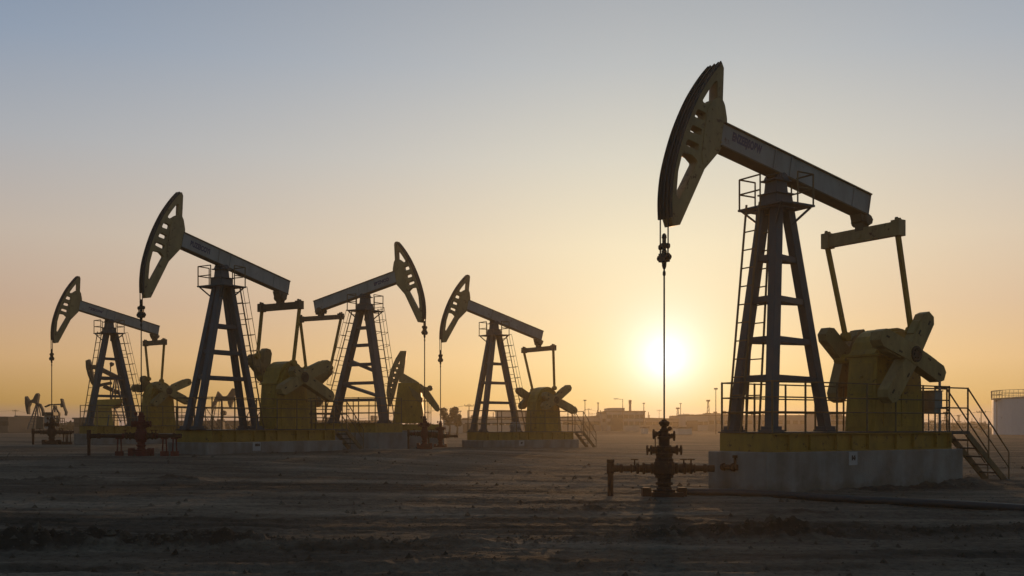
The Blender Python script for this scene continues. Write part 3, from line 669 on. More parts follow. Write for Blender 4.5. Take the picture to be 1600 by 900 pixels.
JD = dict(bw=.7, ht=.16, tw=.11, eh=.125, aw=.20, X=-.99, D=56.64, phi=218, dz=1.20, g=.30, zb=6.11, tau=14.9, kt=3.40, ae=3.18, le=1.31, ze=4.73, af=1.11, wf=.48, ar=1.64, wr=0, d1=1.18, d2=5.04, hw=.9, detail=0, lw=.24,
          ac=3.55, bc=.88, zc=1.85, rungs=[1.6, 2.69, 3.75], ladders=[(-2.0, .1, -.60, .1, True)], zcar=3.84, rodz=1.6, eqdark=True,
          hub=(-3.62, 1.81), hubf=(-3.25, 1.96), armn=[(145, 1.4), (-158, 1.72), (-25, 1.0), (20, .9)], armf=[(28, 1.05), (-40, .9), (140, .8)], pinn=(-3.77, 2.5), pinf=(-3.33, 2.4), ha=.98, hb=.46, hh=1.62, dome=2.58, motor=(-1.3, .2))
JE = dict(bw=.7, ht=.16, tw=.11, eh=.14, aw=.21, X=-23.24, D=59.07, phi=234.5, dz=1.533, g=.46, zb=6.11, tau=11.2, kt=3.24, ae=3.04, le=.91, ze=5.0, af=1.29, wf=.11, ar=1.57, wr=.25, d1=1.31, d2=5.2, hw=.87, detail=0, lw=.24,
          ac=3.28, bc=.78, zc=2.05, rungs=[1.7, 2.75, 3.85], ladders=[(-2.1, 0, -.62, .1, True), (1.55, 0, .6, 0, False)], text=('BZECOW', 1.45, .56, .29, .13), zcar=3.70, rodz=1.9, eqdark=True,
          hub=(-3.35, 2.1), hubf=(-3.15, 2.3), armn=[(158, 1.75), (-157, 1.68), (-39, 1.33), (25, 1.0)], armf=[(-2, 1.1), (60, .8), (-110, .8)], pinn=(-3.08, 2.7), pinf=(-3.05, 2.85), ha=.92, hb=.46, hh=1.75, dome=2.66, motor=(-2.0, -.1))
JA['ah'] = pumpjack('tallest pumpjack with cream head and yellow house beside the low sun', JA)
JB['ah'] = pumpjack('second largest pumpjack with head to the left and four slate legs', JB)
JC['ah'] = pumpjack('only large pumpjack with its curved head on the right of its tower', JC)
JD['ah'] = pumpjack('mid sized pumpjack standing alone between the group and the sun', JD)
JE['ah'] = pumpjack('leftmost large pumpjack with its rear counterweight behind the slate tower of another', JE)
foundation('tall grey concrete foundation under the tallest pumpjack', JA)
foundation('long low concrete foundation under the four legged pumpjack', JB)
foundation('concrete foundation under the pumpjack that faces right', JC)
foundation('concrete foundation under the lone mid sized pumpjack', JD)
foundation('concrete foundation under the leftmost large pumpjack', JE)
wall_sign('white square number plate on the tall foundation by the sun', JA, 1333, '14', .30, .32, .80, (0, .01), .13)
wall_sign('white number plate on the foundation of the four legged pumpjack', JB, 401, '0514', .40, .32, .80, (.04, .05), .11)
wall_sign('small worn number plate on the foundation of the lone pumpjack', JD, 815, '07', .36, .28, .60, (0, 0), .12)

# ------------------------------------------------------------------ wellheads
def wellhead(label, x, y, g, mat, s=1.0, left=1.15, right=1.05, stands=(), rz=0.0, group='wellheads under the pumpjack heads', h=1.72):
    root = thing('wellhead', label, 'wellhead', (x, y, g), rz, group); root.scale = (s, s, 1)
    k = h / 1.72
    m = MB(); m.box(-.30, .40, -.26, .26, -.06, .13); m.lathe((0, 0, .13), [(0, .25), (.05, .25), (.06, .19)], n=18)
    for q in (-.42, .36): m.box(q - .07, q + .12, -.16, .14, -.04, .23)
    m.build('cellar_base', mat, root, .02)
    m = MB(); m.lathe((0, 0, .18), [(0, .17), (.05, .17), (.06, .145), (.10, .145), (.11, .19), (.16, .19), (.17, .15), (.25, .15), (.26, .20), (.31, .20), (.32, .19)], n=18)
    m.lathe((0, 0, .50), [(0, .22), (.05, .24), (.20, .245), (.29, .22), (.30, .20), (.36, .20), (.37, .175), (.42, .175), (.43, .19), (.48, .19), (.49, .15)], n=18)
    m.build('casing_spool', mat, root, .006)
    m = MB(); m.lathe((0, 0, .99), [(0, .14), (.06, .13), (.08, .13), (.09, .165), (.14, .165), (.15, .12), (.30, .12), (.31, .15), (.35, .15), (.36, .10), (.46, .09)], n=16)
    m.build('tubing_head', mat, root, .005)
    m = MB(); m.lathe((0, 0, 1.45 * k), [(-.02, .08), (.02, .10), (.06, .10), (.07, .065), (.14, .06), (.15, .10), (.18, .12), (.22, .115), (.24, .06), (.27, .05)], n=14)
    m.lathe((.0, .0, 1.60 * k), [(-.09, .03), (.10, .03)], (1, 0, 0), 8); m.lathe((.12, 0, 1.52 * k), [(-.03, .05), (.03, .05)], (0, 1, 0), 8)
    m.build('stuffing_box', mat, root, .004)
    def valve(cx, cz, d, wheel='up', sc=1.0):
        m = MB(); m.lathe((cx, 0, cz), [(0, .09 * sc), (.03, .11 * sc), (.05, .11 * sc), (.06, .075 * sc), (.16 * sc, .085 * sc), (.17 * sc, .11 * sc), (.20 * sc, .11 * sc)], (d, 0, 0), 12)
        if wheel == 'out':
            m.lathe((cx + d * .2 * sc, 0, cz), [(0, .04), (.06, .04)], (d, 0, 0), 8)
        v = m.build('valve', mat, root, .004)
        m = MB()
        if wheel == 'up':
            c = Vector((cx + d * .1 * sc, 0, cz + .22 * sc)); m.tube((c.x, 0, cz + .05), c, .018, 6); n = 14
            m.path([c + Vector((math.cos(2 * math.pi * i / n) * .075, math.sin(2 * math.pi * i / n) * .075, 0)) for i in range(n + 1)], .013, 6)
        else:
            c = Vector((cx + d * .27 * sc, 0, cz)); n = 14
            m.path([c + Vector((0, math.cos(2 * math.pi * i / n) * .10, math.sin(2 * math.pi * i / n) * .10)) for i in range(n + 1)], .016, 6)
            m.bar(c - Vector((0, .1, 0)), c + Vector((0, .1, 0)), .02, .02); m.bar(c - Vector((0, 0, .1)), c + Vector((0, 0, .1)), .02, .02)
        m.build('handwheel', mat, v)
    valve(.10, 1.05, 1, 'out'); valve(-.10, 1.05, -1, 'out'); valve(.07, 1.36 * k, 1, 'out', .55); valve(-.07, 1.40 * k, -1, 'out', .6)
    m = MB(); m.tube((-.20, -.02, 1.1), (-.20, -.02, 1.34), .012, 6); m.lathe((-.20, -.06, 1.40), [(0, .062), (.05, .062)], (0, 1, 0), 14); m.build('pressure_gauge', mat, root)
    zc = .645
    for d, ln in ((-1, left), (1, right)):
        m = MB(); prof = [(.2, .10), (.24, .10), (.25, .12), (.29, .12), (.30, .09), (.36, .10), (.42, .10), (.43, .13), (.47, .13), (.48, .085), (.55, .075), (.56, .12), (.61, .12), (.62, .07)]
        prof += [(ln * .78, .065), (ln * .79, .095), (ln * .84, .095), (ln * .85, .07), (ln * .88, .075), (ln, .08)]
        m.lathe((0, 0, zc), prof, (d, 0, 0), 14)
        if d < 0:
            m.lathe((-ln - .02, 0, 0), [(-.05, .065), (zc - .12, .065), (zc - .11, .085), (zc + .10, .085), (zc + .11, .075), (zc + .14, .085), (zc + .2, .085)], n=12)
        fl = m.build('flow_line', M['brown'], root, .004)
    valve(-.56, zc, -1, 'up', .9); valve(.50, zc, 1, 'up', .9); valve(.34, zc, 1, 'up', .9)
    for sx in stands:
        m = MB(); m.tube((sx - .06, 0, zc - .07), (sx - .09, 0, -.05), .03, 6); m.tube((sx + .06, 0, zc - .07), (sx + .09, 0, -.05), .03, 6); m.box(sx - .13, sx + .13, -.08, .08, zc - .11, zc - .06); m.box(sx - .14, sx + .14, -.1, .1, -.06, .12)
        m.build('pipe_stand', mat, root)
    return root
def rod_xy(P):
    v = local_to_world(P, P['ah'], 0, 0); return v.x, v.y
xy = rod_xy(JA); wellhead('brown wellhead tree with side flow pipes in front of the sun', *xy, 0.0, M['brown'], left=1.16, right=1.10, h=1.72)
xy = rod_xy(JB); wellhead('dark red wellhead tree before the four legged pumpjack foundation', *xy, .58, M['red'], s=.85, left=2.09, right=1.62, stands=(-.88, .94, 1.35), h=1.30)
xy = rod_xy(JC); wellhead('reddish wellhead on the left of two standing close together', *xy, .55, M['red'], s=.72, left=1.0, right=.85, h=1.34)
xy = rod_xy(JD); wellhead('reddish wellhead on the right of two standing close together', *xy, .36, M['red'], s=.72, left=.85, right=1.3, h=1.26)
xy = rod_xy(JE); wellhead('small dark wellhead at the far left in front of tiny pumpjacks', *xy, .56, M['brown'], left=1.0, right=1.2, stands=(.72, .95), h=1.36)

# flow pipe lying on the ground
m = MB(); pp = [(3.75, 22.78), (4.6, 22.62), (5.7, 22.2), (6.6, 21.2), (7.6, 20.0), (8.8, 18.75), (10.4, 17.2), (13.0, 14.9)]
sm = smooth_curve(pp, 6); m.path([(x, y, gz(x, y) + .09 + .012 * math.sin(x * 1.7)) for x, y in sm], .078, 12)
tag(m.build('ground_pipe', M['pipe'], None, smooth=True), 'long grey pipe lying on the dirt from the brown wellhead to the right', 'pipe')
# valve stub standing against the foundation
m = MB(); q = local_to_world(JA, JA['d1'] + .33, -.40, .62)
r_ = thing('pipe_stub', 'short rusty pipe stub with valve on the end of the tall foundation', 'pipe', q, R(JA['phi']))
m.lathe((0, 0, 0), [(-.02, .09), (.03, .09), (.04, .06), (.30, .06), (.31, .1), (.36, .1), (.37, .07), (.46, .07)], (0, 1, 0), 12); m.build('stub_pipe', M['brown'], r_)
m = MB(); m.tube((0, .38, .02), (0, .38, .28), .03, 8); m.lathe((0, .38, .22), [(0, .06), (.06, .06)], n=10); m.build('valve_stem', M['brown'], r_)

# ------------------------------------------------------------------ small pumpjacks further off
def ribbon(pts, w):
    """outline of a bent bar along pts"""
    L_, R_ = [], []
    n = len(pts)
    for i in range(n):
        a = Vector(pts[max(i - 1, 0)]); b = Vector(pts[min(i + 1, n - 1)]); d = (b - a).normalized(); nn = Vector((-d.y, d.x)); ww = w[i] if isinstance(w, (list, tuple)) else w
        p = Vector(pts[i]); L_.append(tuple(p + nn * ww / 2)); R_.append(tuple(p - nn * ww / 2))
    return L_ + R_[::-1]
class Small:
    def __init__(s, label, crop, f, D, cx, group='small pumpjacks in the distance', cat='pumpjack', rz=0.0):
        s.crop, s.f, s.D, s.cx = crop, f, D, cx
        X = (cx - 800) / FPX * D; s.g = gz(X, D); s.root = thing('pumpjack', label, cat, (X, D, s.g), 0, group)
    def p(s, q): return ((s.crop[0] + q[0] / s.f - s.cx) / FPX * s.D, CAM_H + (HOR - s.crop[1] - q[1] / s.f) / FPX * s.D - s.g)
    def P(s, pts): return [s.p(q) for q in pts]
    def L(s, v): return v / s.f / FPX * s.D
    def plate(s, name, pts, y0, y1, mat, parent=None, bevel=.01):
        m = MB(); m.prism(s.P(pts), y0, y1); return m.build(name, mat, parent or s.root, bevel)
    def strip(s, name, pts, w, y0, y1, mat, parent=None):
        m = MB(); q = s.P(pts); r = ribbon(q, s.L(w)); n = len(q)
        for i in range(n - 1):
            a, b, c, d = r[i], r[i + 1], r[2 * n - 2 - i], r[2 * n - 1 - i]
            m.hexa([(a[0], y0, a[1]), (b[0], y0, b[1]), (c[0], y0, c[1]), (d[0], y0, d[1])], [(a[0], y1, a[1]), (b[0], y1, b[1]), (c[0], y1, c[1]), (d[0], y1, d[1])])
        return m.build(name, mat, parent or s.root)
    def house(s, name, x0b, x1b, x0t, x1t, yb, yt, hw, mat):
        b0, b1 = s.p((x0b, yb)), s.p((x1b, yb)); t0, t1 = s.p((x0t, yt)), s.p((x1t, yt)); zb = b0[1]
        m = MB(); m.hexa([(b0[0], -hw, zb), (b1[0], -hw, zb), (b1[0], hw, zb), (b0[0], hw, zb)], [(t0[0], -hw * .85, t0[1]), (t1[0], -hw * .85, t1[1]), (t1[0], hw * .85, t1[1]), (t0[0], hw * .85, t0[1])])
        return m.build(name, mat, s.root, .02)
    def leg(s, pts, r, ys, mat, name='tower_leg'):
        for y0, y1 in ys:
            m = MB(); a, b = s.p(pts[0]), s.p(pts[1]); m.bar((a[0], y0, a[1]), (b[0], y1, b[1]), r, r, up=(0, 1, 0)); m.build(name, mat, s.root)

# the one tucked behind the right-facing pumpjack
F = Small('smaller pumpjack with dotted head tucked behind the right-facing one', (590, 540), 5.29, 57.8, 645)
me = holed_prism(F.P([(190, 45), (240, 45), (232, 120), (215, 230), (180, 265), (165, 310), (135, 430), (103, 505), (88, 490), (75, 390), (85, 300), (110, 200), (150, 110)][::-1]),
                 [F.P(h) for h in ([(190, 108), (183, 155), (172, 152)], [(166, 175), (172, 192), (158, 198), (153, 182)], [(150, 212), (157, 228), (142, 234), (136, 218)], [(140, 255), (146, 272), (134, 278), (128, 262)], [(128, 297), (133, 312), (123, 317), (119, 303)], [(118, 338), (122, 350), (113, 354), (110, 343)], [(112, 378), (115, 388), (107, 392), (105, 382)])], .34, .006)
me.transform(Matrix(((1, 0, 0, 0), (0, 0, -1, 0), (0, 1, 0, 0), (0, 0, 0, 1)))); mesh_obj('horsehead', me, M['cream'], F.root)
F.plate('walking_beam', [(212, 228), (320, 290), (385, 335), (385, 370), (352, 400), (345, 378), (312, 372), (305, 395), (255, 330), (178, 300), (182, 262)], -.17, .17, M['cream'])
F.house('gearbox_house', 130, 390, 178, 352, 642, 310, .5, M['yellow'])
F.plate('tail_arm', [(262, 335), (350, 400), (380, 440), (375, 470), (350, 470), (300, 420)], -.62, -.52, M['weightdark'])
cr = F.plate('counterweight', [(365, 352), (395, 345), (430, 375), (515, 500), (525, 530), (505, 550), (485, 540), (385, 420)], -.80, -.56, M['weight'], bevel=.03)
m = MB(); a = F.p((440, 355)); m.lathe((a[0], -.72, a[1]), [(0, .12), (.02, .155), (.26, .155), (.28, .12)], (0, 1, 0), 16); b = F.p((385, 350)); m.bar((b[0], -.6, b[1]), (a[0], -.6, a[1] - .02), .1, .12); m.build('balance_weight', M['cream'], F.root)
m = MB(); a = F.p((60, 650)); b = F.p((530, 700)); m.box(a[0], b[0], -.75, .75, b[1], a[1]); m.build('skid_frame', M['skid'], F.root, .01)
m = MB()
for y in (-.72, .72):
    for q in (458, 555): a = F.p((400, q)); b = F.p((435, q)); m.tube((a[0], y, a[1]), (b[0], y, b[1]), .02, 6)
    for q in (402, 433): a = F.p((q, 458)); b = F.p((q, 650)); m.tube((a[0], y, b[1]), (a[0], y, a[1]), .022, 6)
    a = F.p((130, 458)); b = F.p((400, 458)); m.tube((a[0], y, a[1]), (b[0], y, b[1]), .018, 6)
m.build('guardrail', M['rail'], F.root)
a = F.p((40, 700)); b = F.p((560, 700))
m = MB(); m.box(a[0], b[0], -1.0, 1.0, -.4, a[1] - .001); o = m.build('concrete_foundation', M['concrete'], None, .02); o.location = F.root.location; tag(o, 'concrete foundation carrying the smaller pumpjack with dotted head', 'foundation', 'concrete foundations under the pumpjacks')

# the one behind the far-left tower
G = Small('small old pumpjack with raised head seen through the leftmost slate tower', (120, 550), 6.92, 82.0, 172)
me = holed_prism(G.P([(104, 95), (140, 80), (160, 130), (165, 180), (190, 290), (206, 350), (190, 376), (163, 340), (128, 250), (108, 170)][::-1]), [G.P(h) for h in ([(133, 190), (146, 188), (150, 218), (139, 222)], [(143, 238), (155, 236), (160, 260), (150, 264)], [(155, 278), (167, 276), (173, 298), (163, 302)], [(170, 316), (180, 314), (186, 332), (178, 336)])], .4, .006)
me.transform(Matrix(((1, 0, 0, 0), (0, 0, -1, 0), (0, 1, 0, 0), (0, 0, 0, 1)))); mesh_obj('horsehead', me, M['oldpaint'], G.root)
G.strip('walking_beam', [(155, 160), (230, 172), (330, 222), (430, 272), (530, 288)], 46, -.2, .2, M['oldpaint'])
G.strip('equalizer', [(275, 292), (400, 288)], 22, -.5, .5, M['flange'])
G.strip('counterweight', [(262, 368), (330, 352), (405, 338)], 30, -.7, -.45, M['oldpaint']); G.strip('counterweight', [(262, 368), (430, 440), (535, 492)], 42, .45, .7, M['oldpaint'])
G.house('gearbox_house', 215, 430, 232, 402, 800, 600, .6, M['yellow'])
m = MB(); q = G.P([(222, 612), (214, 520), (530, 506), (524, 540), (405, 612)]); m.prism(q, -.7, .7); m.build('gear_case', M['yellow'], G.root, .03)
G.leg([(420, 280), (365, 800)], .10, [(-.15, -.6), (.15, .6)], M['slate']); G.leg([(440, 280), (560, 800)], .10, [(-.15, -.6), (.15, .6)], M['slate'])
for yy in (380, 450, 520, 600, 680): G.leg([(412 - (yy - 280) * .1, yy), (445 + (yy - 280) * .22, yy)], .05, [(-.35, -.35), (.35, .35)], M['slate'], 'cross_brace')
G.leg([(430, 590), (500, 760)], .07, [(-.5, -.5)], M['slate'], 'pitman_arm')
m = MB()
for yy in (690, 740): a = G.p((440, yy)); b = G.p((600, yy)); m.tube((a[0], -.8, a[1]), (b[0], -.8, b[1]), .025, 6)
for xx in (440, 480, 520, 560, 600): a = G.p((xx, 690)); m.tube((a[0], -.8, 0), (a[0], -.8, a[1]), .025, 6)
m.build('guardrail', M['rail'], G.root)
m = MB(); a = G.p((170, 800)); b = G.p((600, 800)); m.box(a[0], b[0], -.9, .9, -.3, a[1]); m.build('base_block', M['oldpaint'], G.root, .02)
# flare-shaped lamp mast behind it
m = MB(); X, Y = (172.7 - 800) / FPX * 90, 90; g_ = gz(X, Y); zt = CAM_H + (HOR - 573) / FPX * 90
r_ = thing('floodlight_mast', 'thin mast with small floodlight between the legs of the leftmost tower', 'mast', (X, Y, g_)); m.tube((0, 0, 0), (0, 0, zt - g_), .05, 6); m.build('mast', M['pole'], r_)
m = MB(); m.lathe((0, 0, zt - g_), [(0, .05), (.25, .22), (.4, .16)], (.5, 0, 1), 10); m.build('lamp_head', M['dark'], r_)

H = Small('tiny pumpjack with its head down at the far left edge', (0, 600), 8.18, 108.0, 58)
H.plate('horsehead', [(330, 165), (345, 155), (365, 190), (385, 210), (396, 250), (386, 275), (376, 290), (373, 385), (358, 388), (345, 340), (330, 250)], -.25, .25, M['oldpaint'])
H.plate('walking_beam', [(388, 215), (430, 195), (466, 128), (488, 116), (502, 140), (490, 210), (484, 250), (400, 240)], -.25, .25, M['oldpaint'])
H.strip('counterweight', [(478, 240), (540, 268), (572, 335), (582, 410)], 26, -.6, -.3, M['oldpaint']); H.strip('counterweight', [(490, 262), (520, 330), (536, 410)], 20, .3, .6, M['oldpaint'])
H.leg([(472, 255), (388, 575)], .11, [(-.1, -.6), (.1, .6)], M['slate']); H.leg([(480, 255), (530, 575)], .09, [(-.1, -.6), (.1, .6)], M['slate'])
for yy in (350, 380, 412, 446, 480, 520): H.leg([(472 - (yy - 255) * .26, yy), (482 + (yy - 255) * .15, yy)], .05, [(-.4, -.4)], M['slate'], 'cross_brace')
H.house('motor_house', 500, 600, 505, 592, 575, 420, .8, M['oldpaint'])
K = Small('tiny pumpjack facing right at the far left behind a dark wellhead', (0, 600), 8.18, 100.0, 84)
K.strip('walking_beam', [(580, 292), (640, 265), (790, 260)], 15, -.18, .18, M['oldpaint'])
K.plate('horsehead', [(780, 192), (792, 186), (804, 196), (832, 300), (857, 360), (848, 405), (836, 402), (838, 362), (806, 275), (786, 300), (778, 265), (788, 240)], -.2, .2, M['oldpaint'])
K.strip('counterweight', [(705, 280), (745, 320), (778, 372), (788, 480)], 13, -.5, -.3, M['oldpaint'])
K.leg([(715, 275), (730, 560)], .10, [(-.1, -.5), (.1, .5)], M['slate']); K.leg([(700, 275), (650, 560)], .10, [(-.1, -.5), (.1, .5)], M['slate'])
K.house('motor_house', 606, 718, 600, 722, 575, 400, .7, M['bwall2']); m = MB(); a = K.p((590, 402)); b = K.p((732, 362)); m.box(a[0], b[0], -.85, .85, a[1] + .001, b[1]); m.build('roof', M['dark'], K.root)
m = MB(); a = K.p((730, 440)); b = K.p((792, 475))
for y in (-.6, .6):
    for q in (440, 475): zq = K.p((730, q))[1]; m.tube((a[0], y, zq), (b[0], y, zq), .04, 6)
    for xx in (735, 762, 790): qx = K.p((xx, 440)); m.tube((qx[0], y, 0), (qx[0], y, qx[1]), .035, 6)
m.build('guardrail', M['rail'], K.root)

I_ = Small('tiny pumpjack seen between the slate legs of the four legged pumpjack', (320, 600), 11.25, 118.0, 350)
I_.plate('walking_beam', [(235, 128), (280, 180), (310, 215), (380, 215), (412, 195), (412, 300), (320, 300), (215, 312), (165, 385), (150, 400), (150, 330), (200, 220)], -.25, .25, M['oldpaint'])
I_.plate('horsehead', [(413, 192), (490, 76), (540, 80), (546, 150), (520, 260), (482, 350), (470, 425), (440, 412), (413, 330)], -.28, .28, M['oldpaint'])
I_.leg([(200, 310), (85, 800)], .09, [(-.2, -.6), (.2, .6)], M['slate']); I_.leg([(300, 300), (310, 800)], .10, [(-.2, -.6), (.2, .6)], M['slate']); I_.leg([(250, 305), (190, 800)], .07, [(.2, .6)], M['slate'])
m = MB(); a = I_.p((330, 510)); m.lathe((a[0], -.3, a[1]), [(0, .3), (.6, .3)], (0, 1, 0), 12); m.build('gear_case', M['oldpaint'], I_.root)
I_.strip('counterweight', [(320, 400), (335, 520), (330, 640)], 26, -.5, -.3, M['oldpaint']); I_.strip('bent_pipe', [(340, 645), (400, 670), (450, 720), (490, 790)], 14, -.7, -.6, M['pipe'])
I_.house('motor_house', 230, 340, 235, 330, 800, 620, .6, M['oldpaint'])

# ------------------------------------------------------------------ far plant: buildings, tank, masts, lines
DELAYED = []
def building(label, px0, px1, ytop, D, dep, mat, cat='building', wins=(), pent=(), door=None, parapet=True, group='plant buildings on the horizon', name='building'):
    x0, x1 = (px0 - 800) / FPX * D, (px1 - 800) / FPX * D; xc = (x0 + x1) / 2; g = gz(xc, D) - .05; h = CAM_H + (HOR - ytop) / FPX * D - g; w = (x1 - x0) / 2
    root = thing(name, label, cat, (xc, D, g), 0, group)
    m = MB(); m.box(-w, w, 0, dep, -.5, h); m.build('wall', mat, root, .03)
    m = MB(); m.box(-w - .15, w + .15, -.15, dep + .15, h + .001, h + .22)
    rf = m.build('roof', M['broof'], root)
    for (a0, a1, yt) in pent:
        b0, b1 = (a0 - 800) / FPX * D - xc, (a1 - 800) / FPX * D - xc; zt = CAM_H + (HOR - yt) / FPX * D - g
        m = MB(); m.box(b0, b1, dep * .25, dep * .75, h + .222, zt); m.build('roof_unit', mat, rf, .02)
    for (n, zr, ww, hh) in wins:
        for k in range(n):
            cx = -w + (k + .5) * 2 * w / n; m = MB(); m.box(cx - ww / 2, cx + ww / 2, -.04, -.003, zr * h, zr * h + hh); m.build('window', M['bwin'], root)
    if door is not None:
        m = MB(); m.box(door * w - 1.3, door * w + 1.3, -.05, -.004, 0, min(h * .7, 3.4)); m.build('door', M['broof'], root)
    return root
building('largest pale block on the horizon with a stepped roof left of the sun', 948, 1008, 643.5, 230, 26, M['bwall'], wins=((7, .3, 1.0, .9), (7, .65, 1.0, .9)), pent=((956, 981, 636.5),), door=-.5)
building('narrow annex on the left side of the largest pale block', 940, 947.6, 646, 231, 14, M['bwall2'], wins=((1, .5, .7, .8),))
building('long low pale building between the lone pumpjack stairs and the largest block', 880, 940, 652, 236, 20, M['bwall'], wins=((9, .45, 1.2, .8),), pent=((926, 938, 649.5),), door=.3)
building('low hall directly behind the brown wellhead under the sun', 1009, 1071, 655, 250, 22, M['bwall2'], wins=((6, .5, 1.5, .7),), pent=((1011, 1026, 652.5),), door=.6)
building('wide hall with two roof vents right of the sun', 1071, 1106, 650, 240, 24, M['bwall'], wins=((5, .4, 1.0, .8),), pent=((1078, 1084, 646.5), (1087, 1092, 647)), door=-.4)
building('long grey hall crossing behind the tallest tower', 1106, 1296, 650, 245, 26, M['bwall2'], wins=((16, .45, 1.2, .9),), pent=((1107, 1119, 646.5), (1121, 1134, 646.8), (1212, 1220, 648)), door=0)
building('dark taller block right of the tallest tower legs', 1299, 1316, 646.5, 215, 18, M['bwall2'], wins=((3, .4, .9, .8), (3, .7, .9, .8)), pent=((1302, 1313, 644),))
building('low grey block behind the yellow gearbox house', 1316.5, 1440, 652, 225, 16, M['bwall2'], wins=((10, .5, 1.1, .8),))
building('low pale hall between the tallest pumpjack stairs and the round tank', 1441, 1546, 664, 260, 16, M['bwall'], wins=((12, .4, 1.0, .5),), pent=((1446, 1452, 660.5), (1459, 1464, 659.5)))
building('long pale wall-like warehouse behind the lone pumpjack', 692, 800, 656, 175, 20, M['bwall'], wins=((10, .6, .8, .4),), door=-.2)
building('tall pale warehouse seen between the legs of the lone pumpjack', 774, 872, 643.5, 215, 26, M['bwall'], wins=((8, .55, 1.1, .8),), door=.1, pent=((850, 866, 641),))
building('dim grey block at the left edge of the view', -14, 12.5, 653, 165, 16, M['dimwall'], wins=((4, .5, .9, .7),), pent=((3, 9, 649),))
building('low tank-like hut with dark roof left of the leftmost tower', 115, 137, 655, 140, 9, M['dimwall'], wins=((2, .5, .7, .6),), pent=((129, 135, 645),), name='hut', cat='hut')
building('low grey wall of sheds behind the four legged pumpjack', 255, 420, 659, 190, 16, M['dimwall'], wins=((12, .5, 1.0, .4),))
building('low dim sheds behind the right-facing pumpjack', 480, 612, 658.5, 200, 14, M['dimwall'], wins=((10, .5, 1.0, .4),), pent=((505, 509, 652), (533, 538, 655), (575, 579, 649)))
building('short bright sheet shed glinting right of the brown wellhead', 1060, 1081, 669.3, 150, 5, M['shed'], name='shed', cat='shed', group='bright low sheds on the plain')
building('short bright sheet shed glinting below the largest block', 1006, 1013, 668.8, 160, 4, M['shed'], name='shed', cat='shed', group='bright low sheds on the plain')

rndb = random.Random(21)
def cluster(label, px0, px1, yb, D, seed, group='plant buildings on the horizon'):
    """a plant block made of a hall with lower annexes, roof units and vent pipes of uneven size"""
    r = random.Random(seed); x0, x1 = (px0 - 800) / FPX * D, (px1 - 800) / FPX * D; xc = (x0 + x1) / 2; g = gz(xc, D) - .05; w = (x1 - x0) / 2; H = CAM_H + (HOR - yb) / FPX * D - g
    root = thing('building', label, 'building', (xc, D, g), 0, group); x = -w; k = 0
    while x < w - .3:
        ww = min(r.uniform(2.5, 8.5), w - x); hh = H * r.uniform(.62, 1.08); dd = r.uniform(8, 16); y0 = r.uniform(0, 3)
        m = MB(); m.box(x, x + ww - .02, y0, y0 + dd, -.5, hh); wl = m.build('wall', M['bwall'] if r.random() < .5 else M['bwall2'], root, .03)
        m = MB(); m.box(x + .03, x + ww - .05, y0 - .1, y0 + dd + .1, hh + .002, hh + .16); rf = m.build('roof', M['broof'], root)
        for q in range(r.randint(1, 3)):
            ux = x + r.uniform(.1, .8) * ww; uw = min(r.uniform(.3, 1.3), ww * .3); uh = r.uniform(.25, .9); m = MB()
            if r.random() < .5: m.box(ux, ux + uw, y0 + 2, y0 + 4, hh + .161, hh + .161 + uh)
            else: m.tube((ux, y0 + 1, hh + .1), (ux, y0 + 1, hh + .3 + uh * 2.2), r.uniform(.06, .16), 6)
            m.build('roof_unit', M['broof'], rf)
        for q in range(int(ww / 2.2)):
            if r.random() < .6: cx = x + .9 + q * 2.1; m = MB(); m.box(cx, cx + r.uniform(.7, 1.3), y0 - .03, y0 - .003, hh * .45, hh * .45 + .8); m.build('window', M['bwin'], root)
        x += ww; k += 1
cluster('uneven row of plant sheds farther back above the pale low building', 884, 946, 650.5, 330, 3)
cluster('uneven row of plant sheds farther back under the sun', 1012, 1074, 653, 340, 5)
cluster('uneven plant block with vents right of the two lattice masts', 1108, 1200, 647.5, 330, 8)
cluster('uneven plant block with vents seen through the tallest tower legs', 1200, 1298, 649, 335, 11)
cluster('hazy row of small plant blocks left of the round tank', 1452, 1544, 660, 330, 13)
cluster('hazy row of small plant blocks left of the lone pumpjack tower', 722, 776, 653.5, 330, 17)
for q_, (px_, yt_, D_, kind_, lab_) in enumerate([(741, 643, 300, 'flood', 'thin distant mast just left of the lone pumpjack legs'), (897, 636, 310, 'lattice', 'slim lattice mast above the counterweight of the lone pumpjack'), (925, 645, 330, 'pole', 'tiny utility pole left of the street lamp'),
        (1030, 640, 340, 'pole', 'tiny utility pole just left of the polished rod'),  (1150, 638, 320, 'lattice', 'distant lattice mast left of the middle tower leg'), 
        (1228, 643, 330, 'pole', 'tiny utility pole right of the middle tower leg'),  (1465, 648, 300, 'pole', 'tiny utility pole behind the switch cabinet'), (1498, 650, 320, 'lattice', 'slim lattice mast left of the stair handrail')]):
    DELAYED.append((lab_, px_, yt_, D_, kind_))

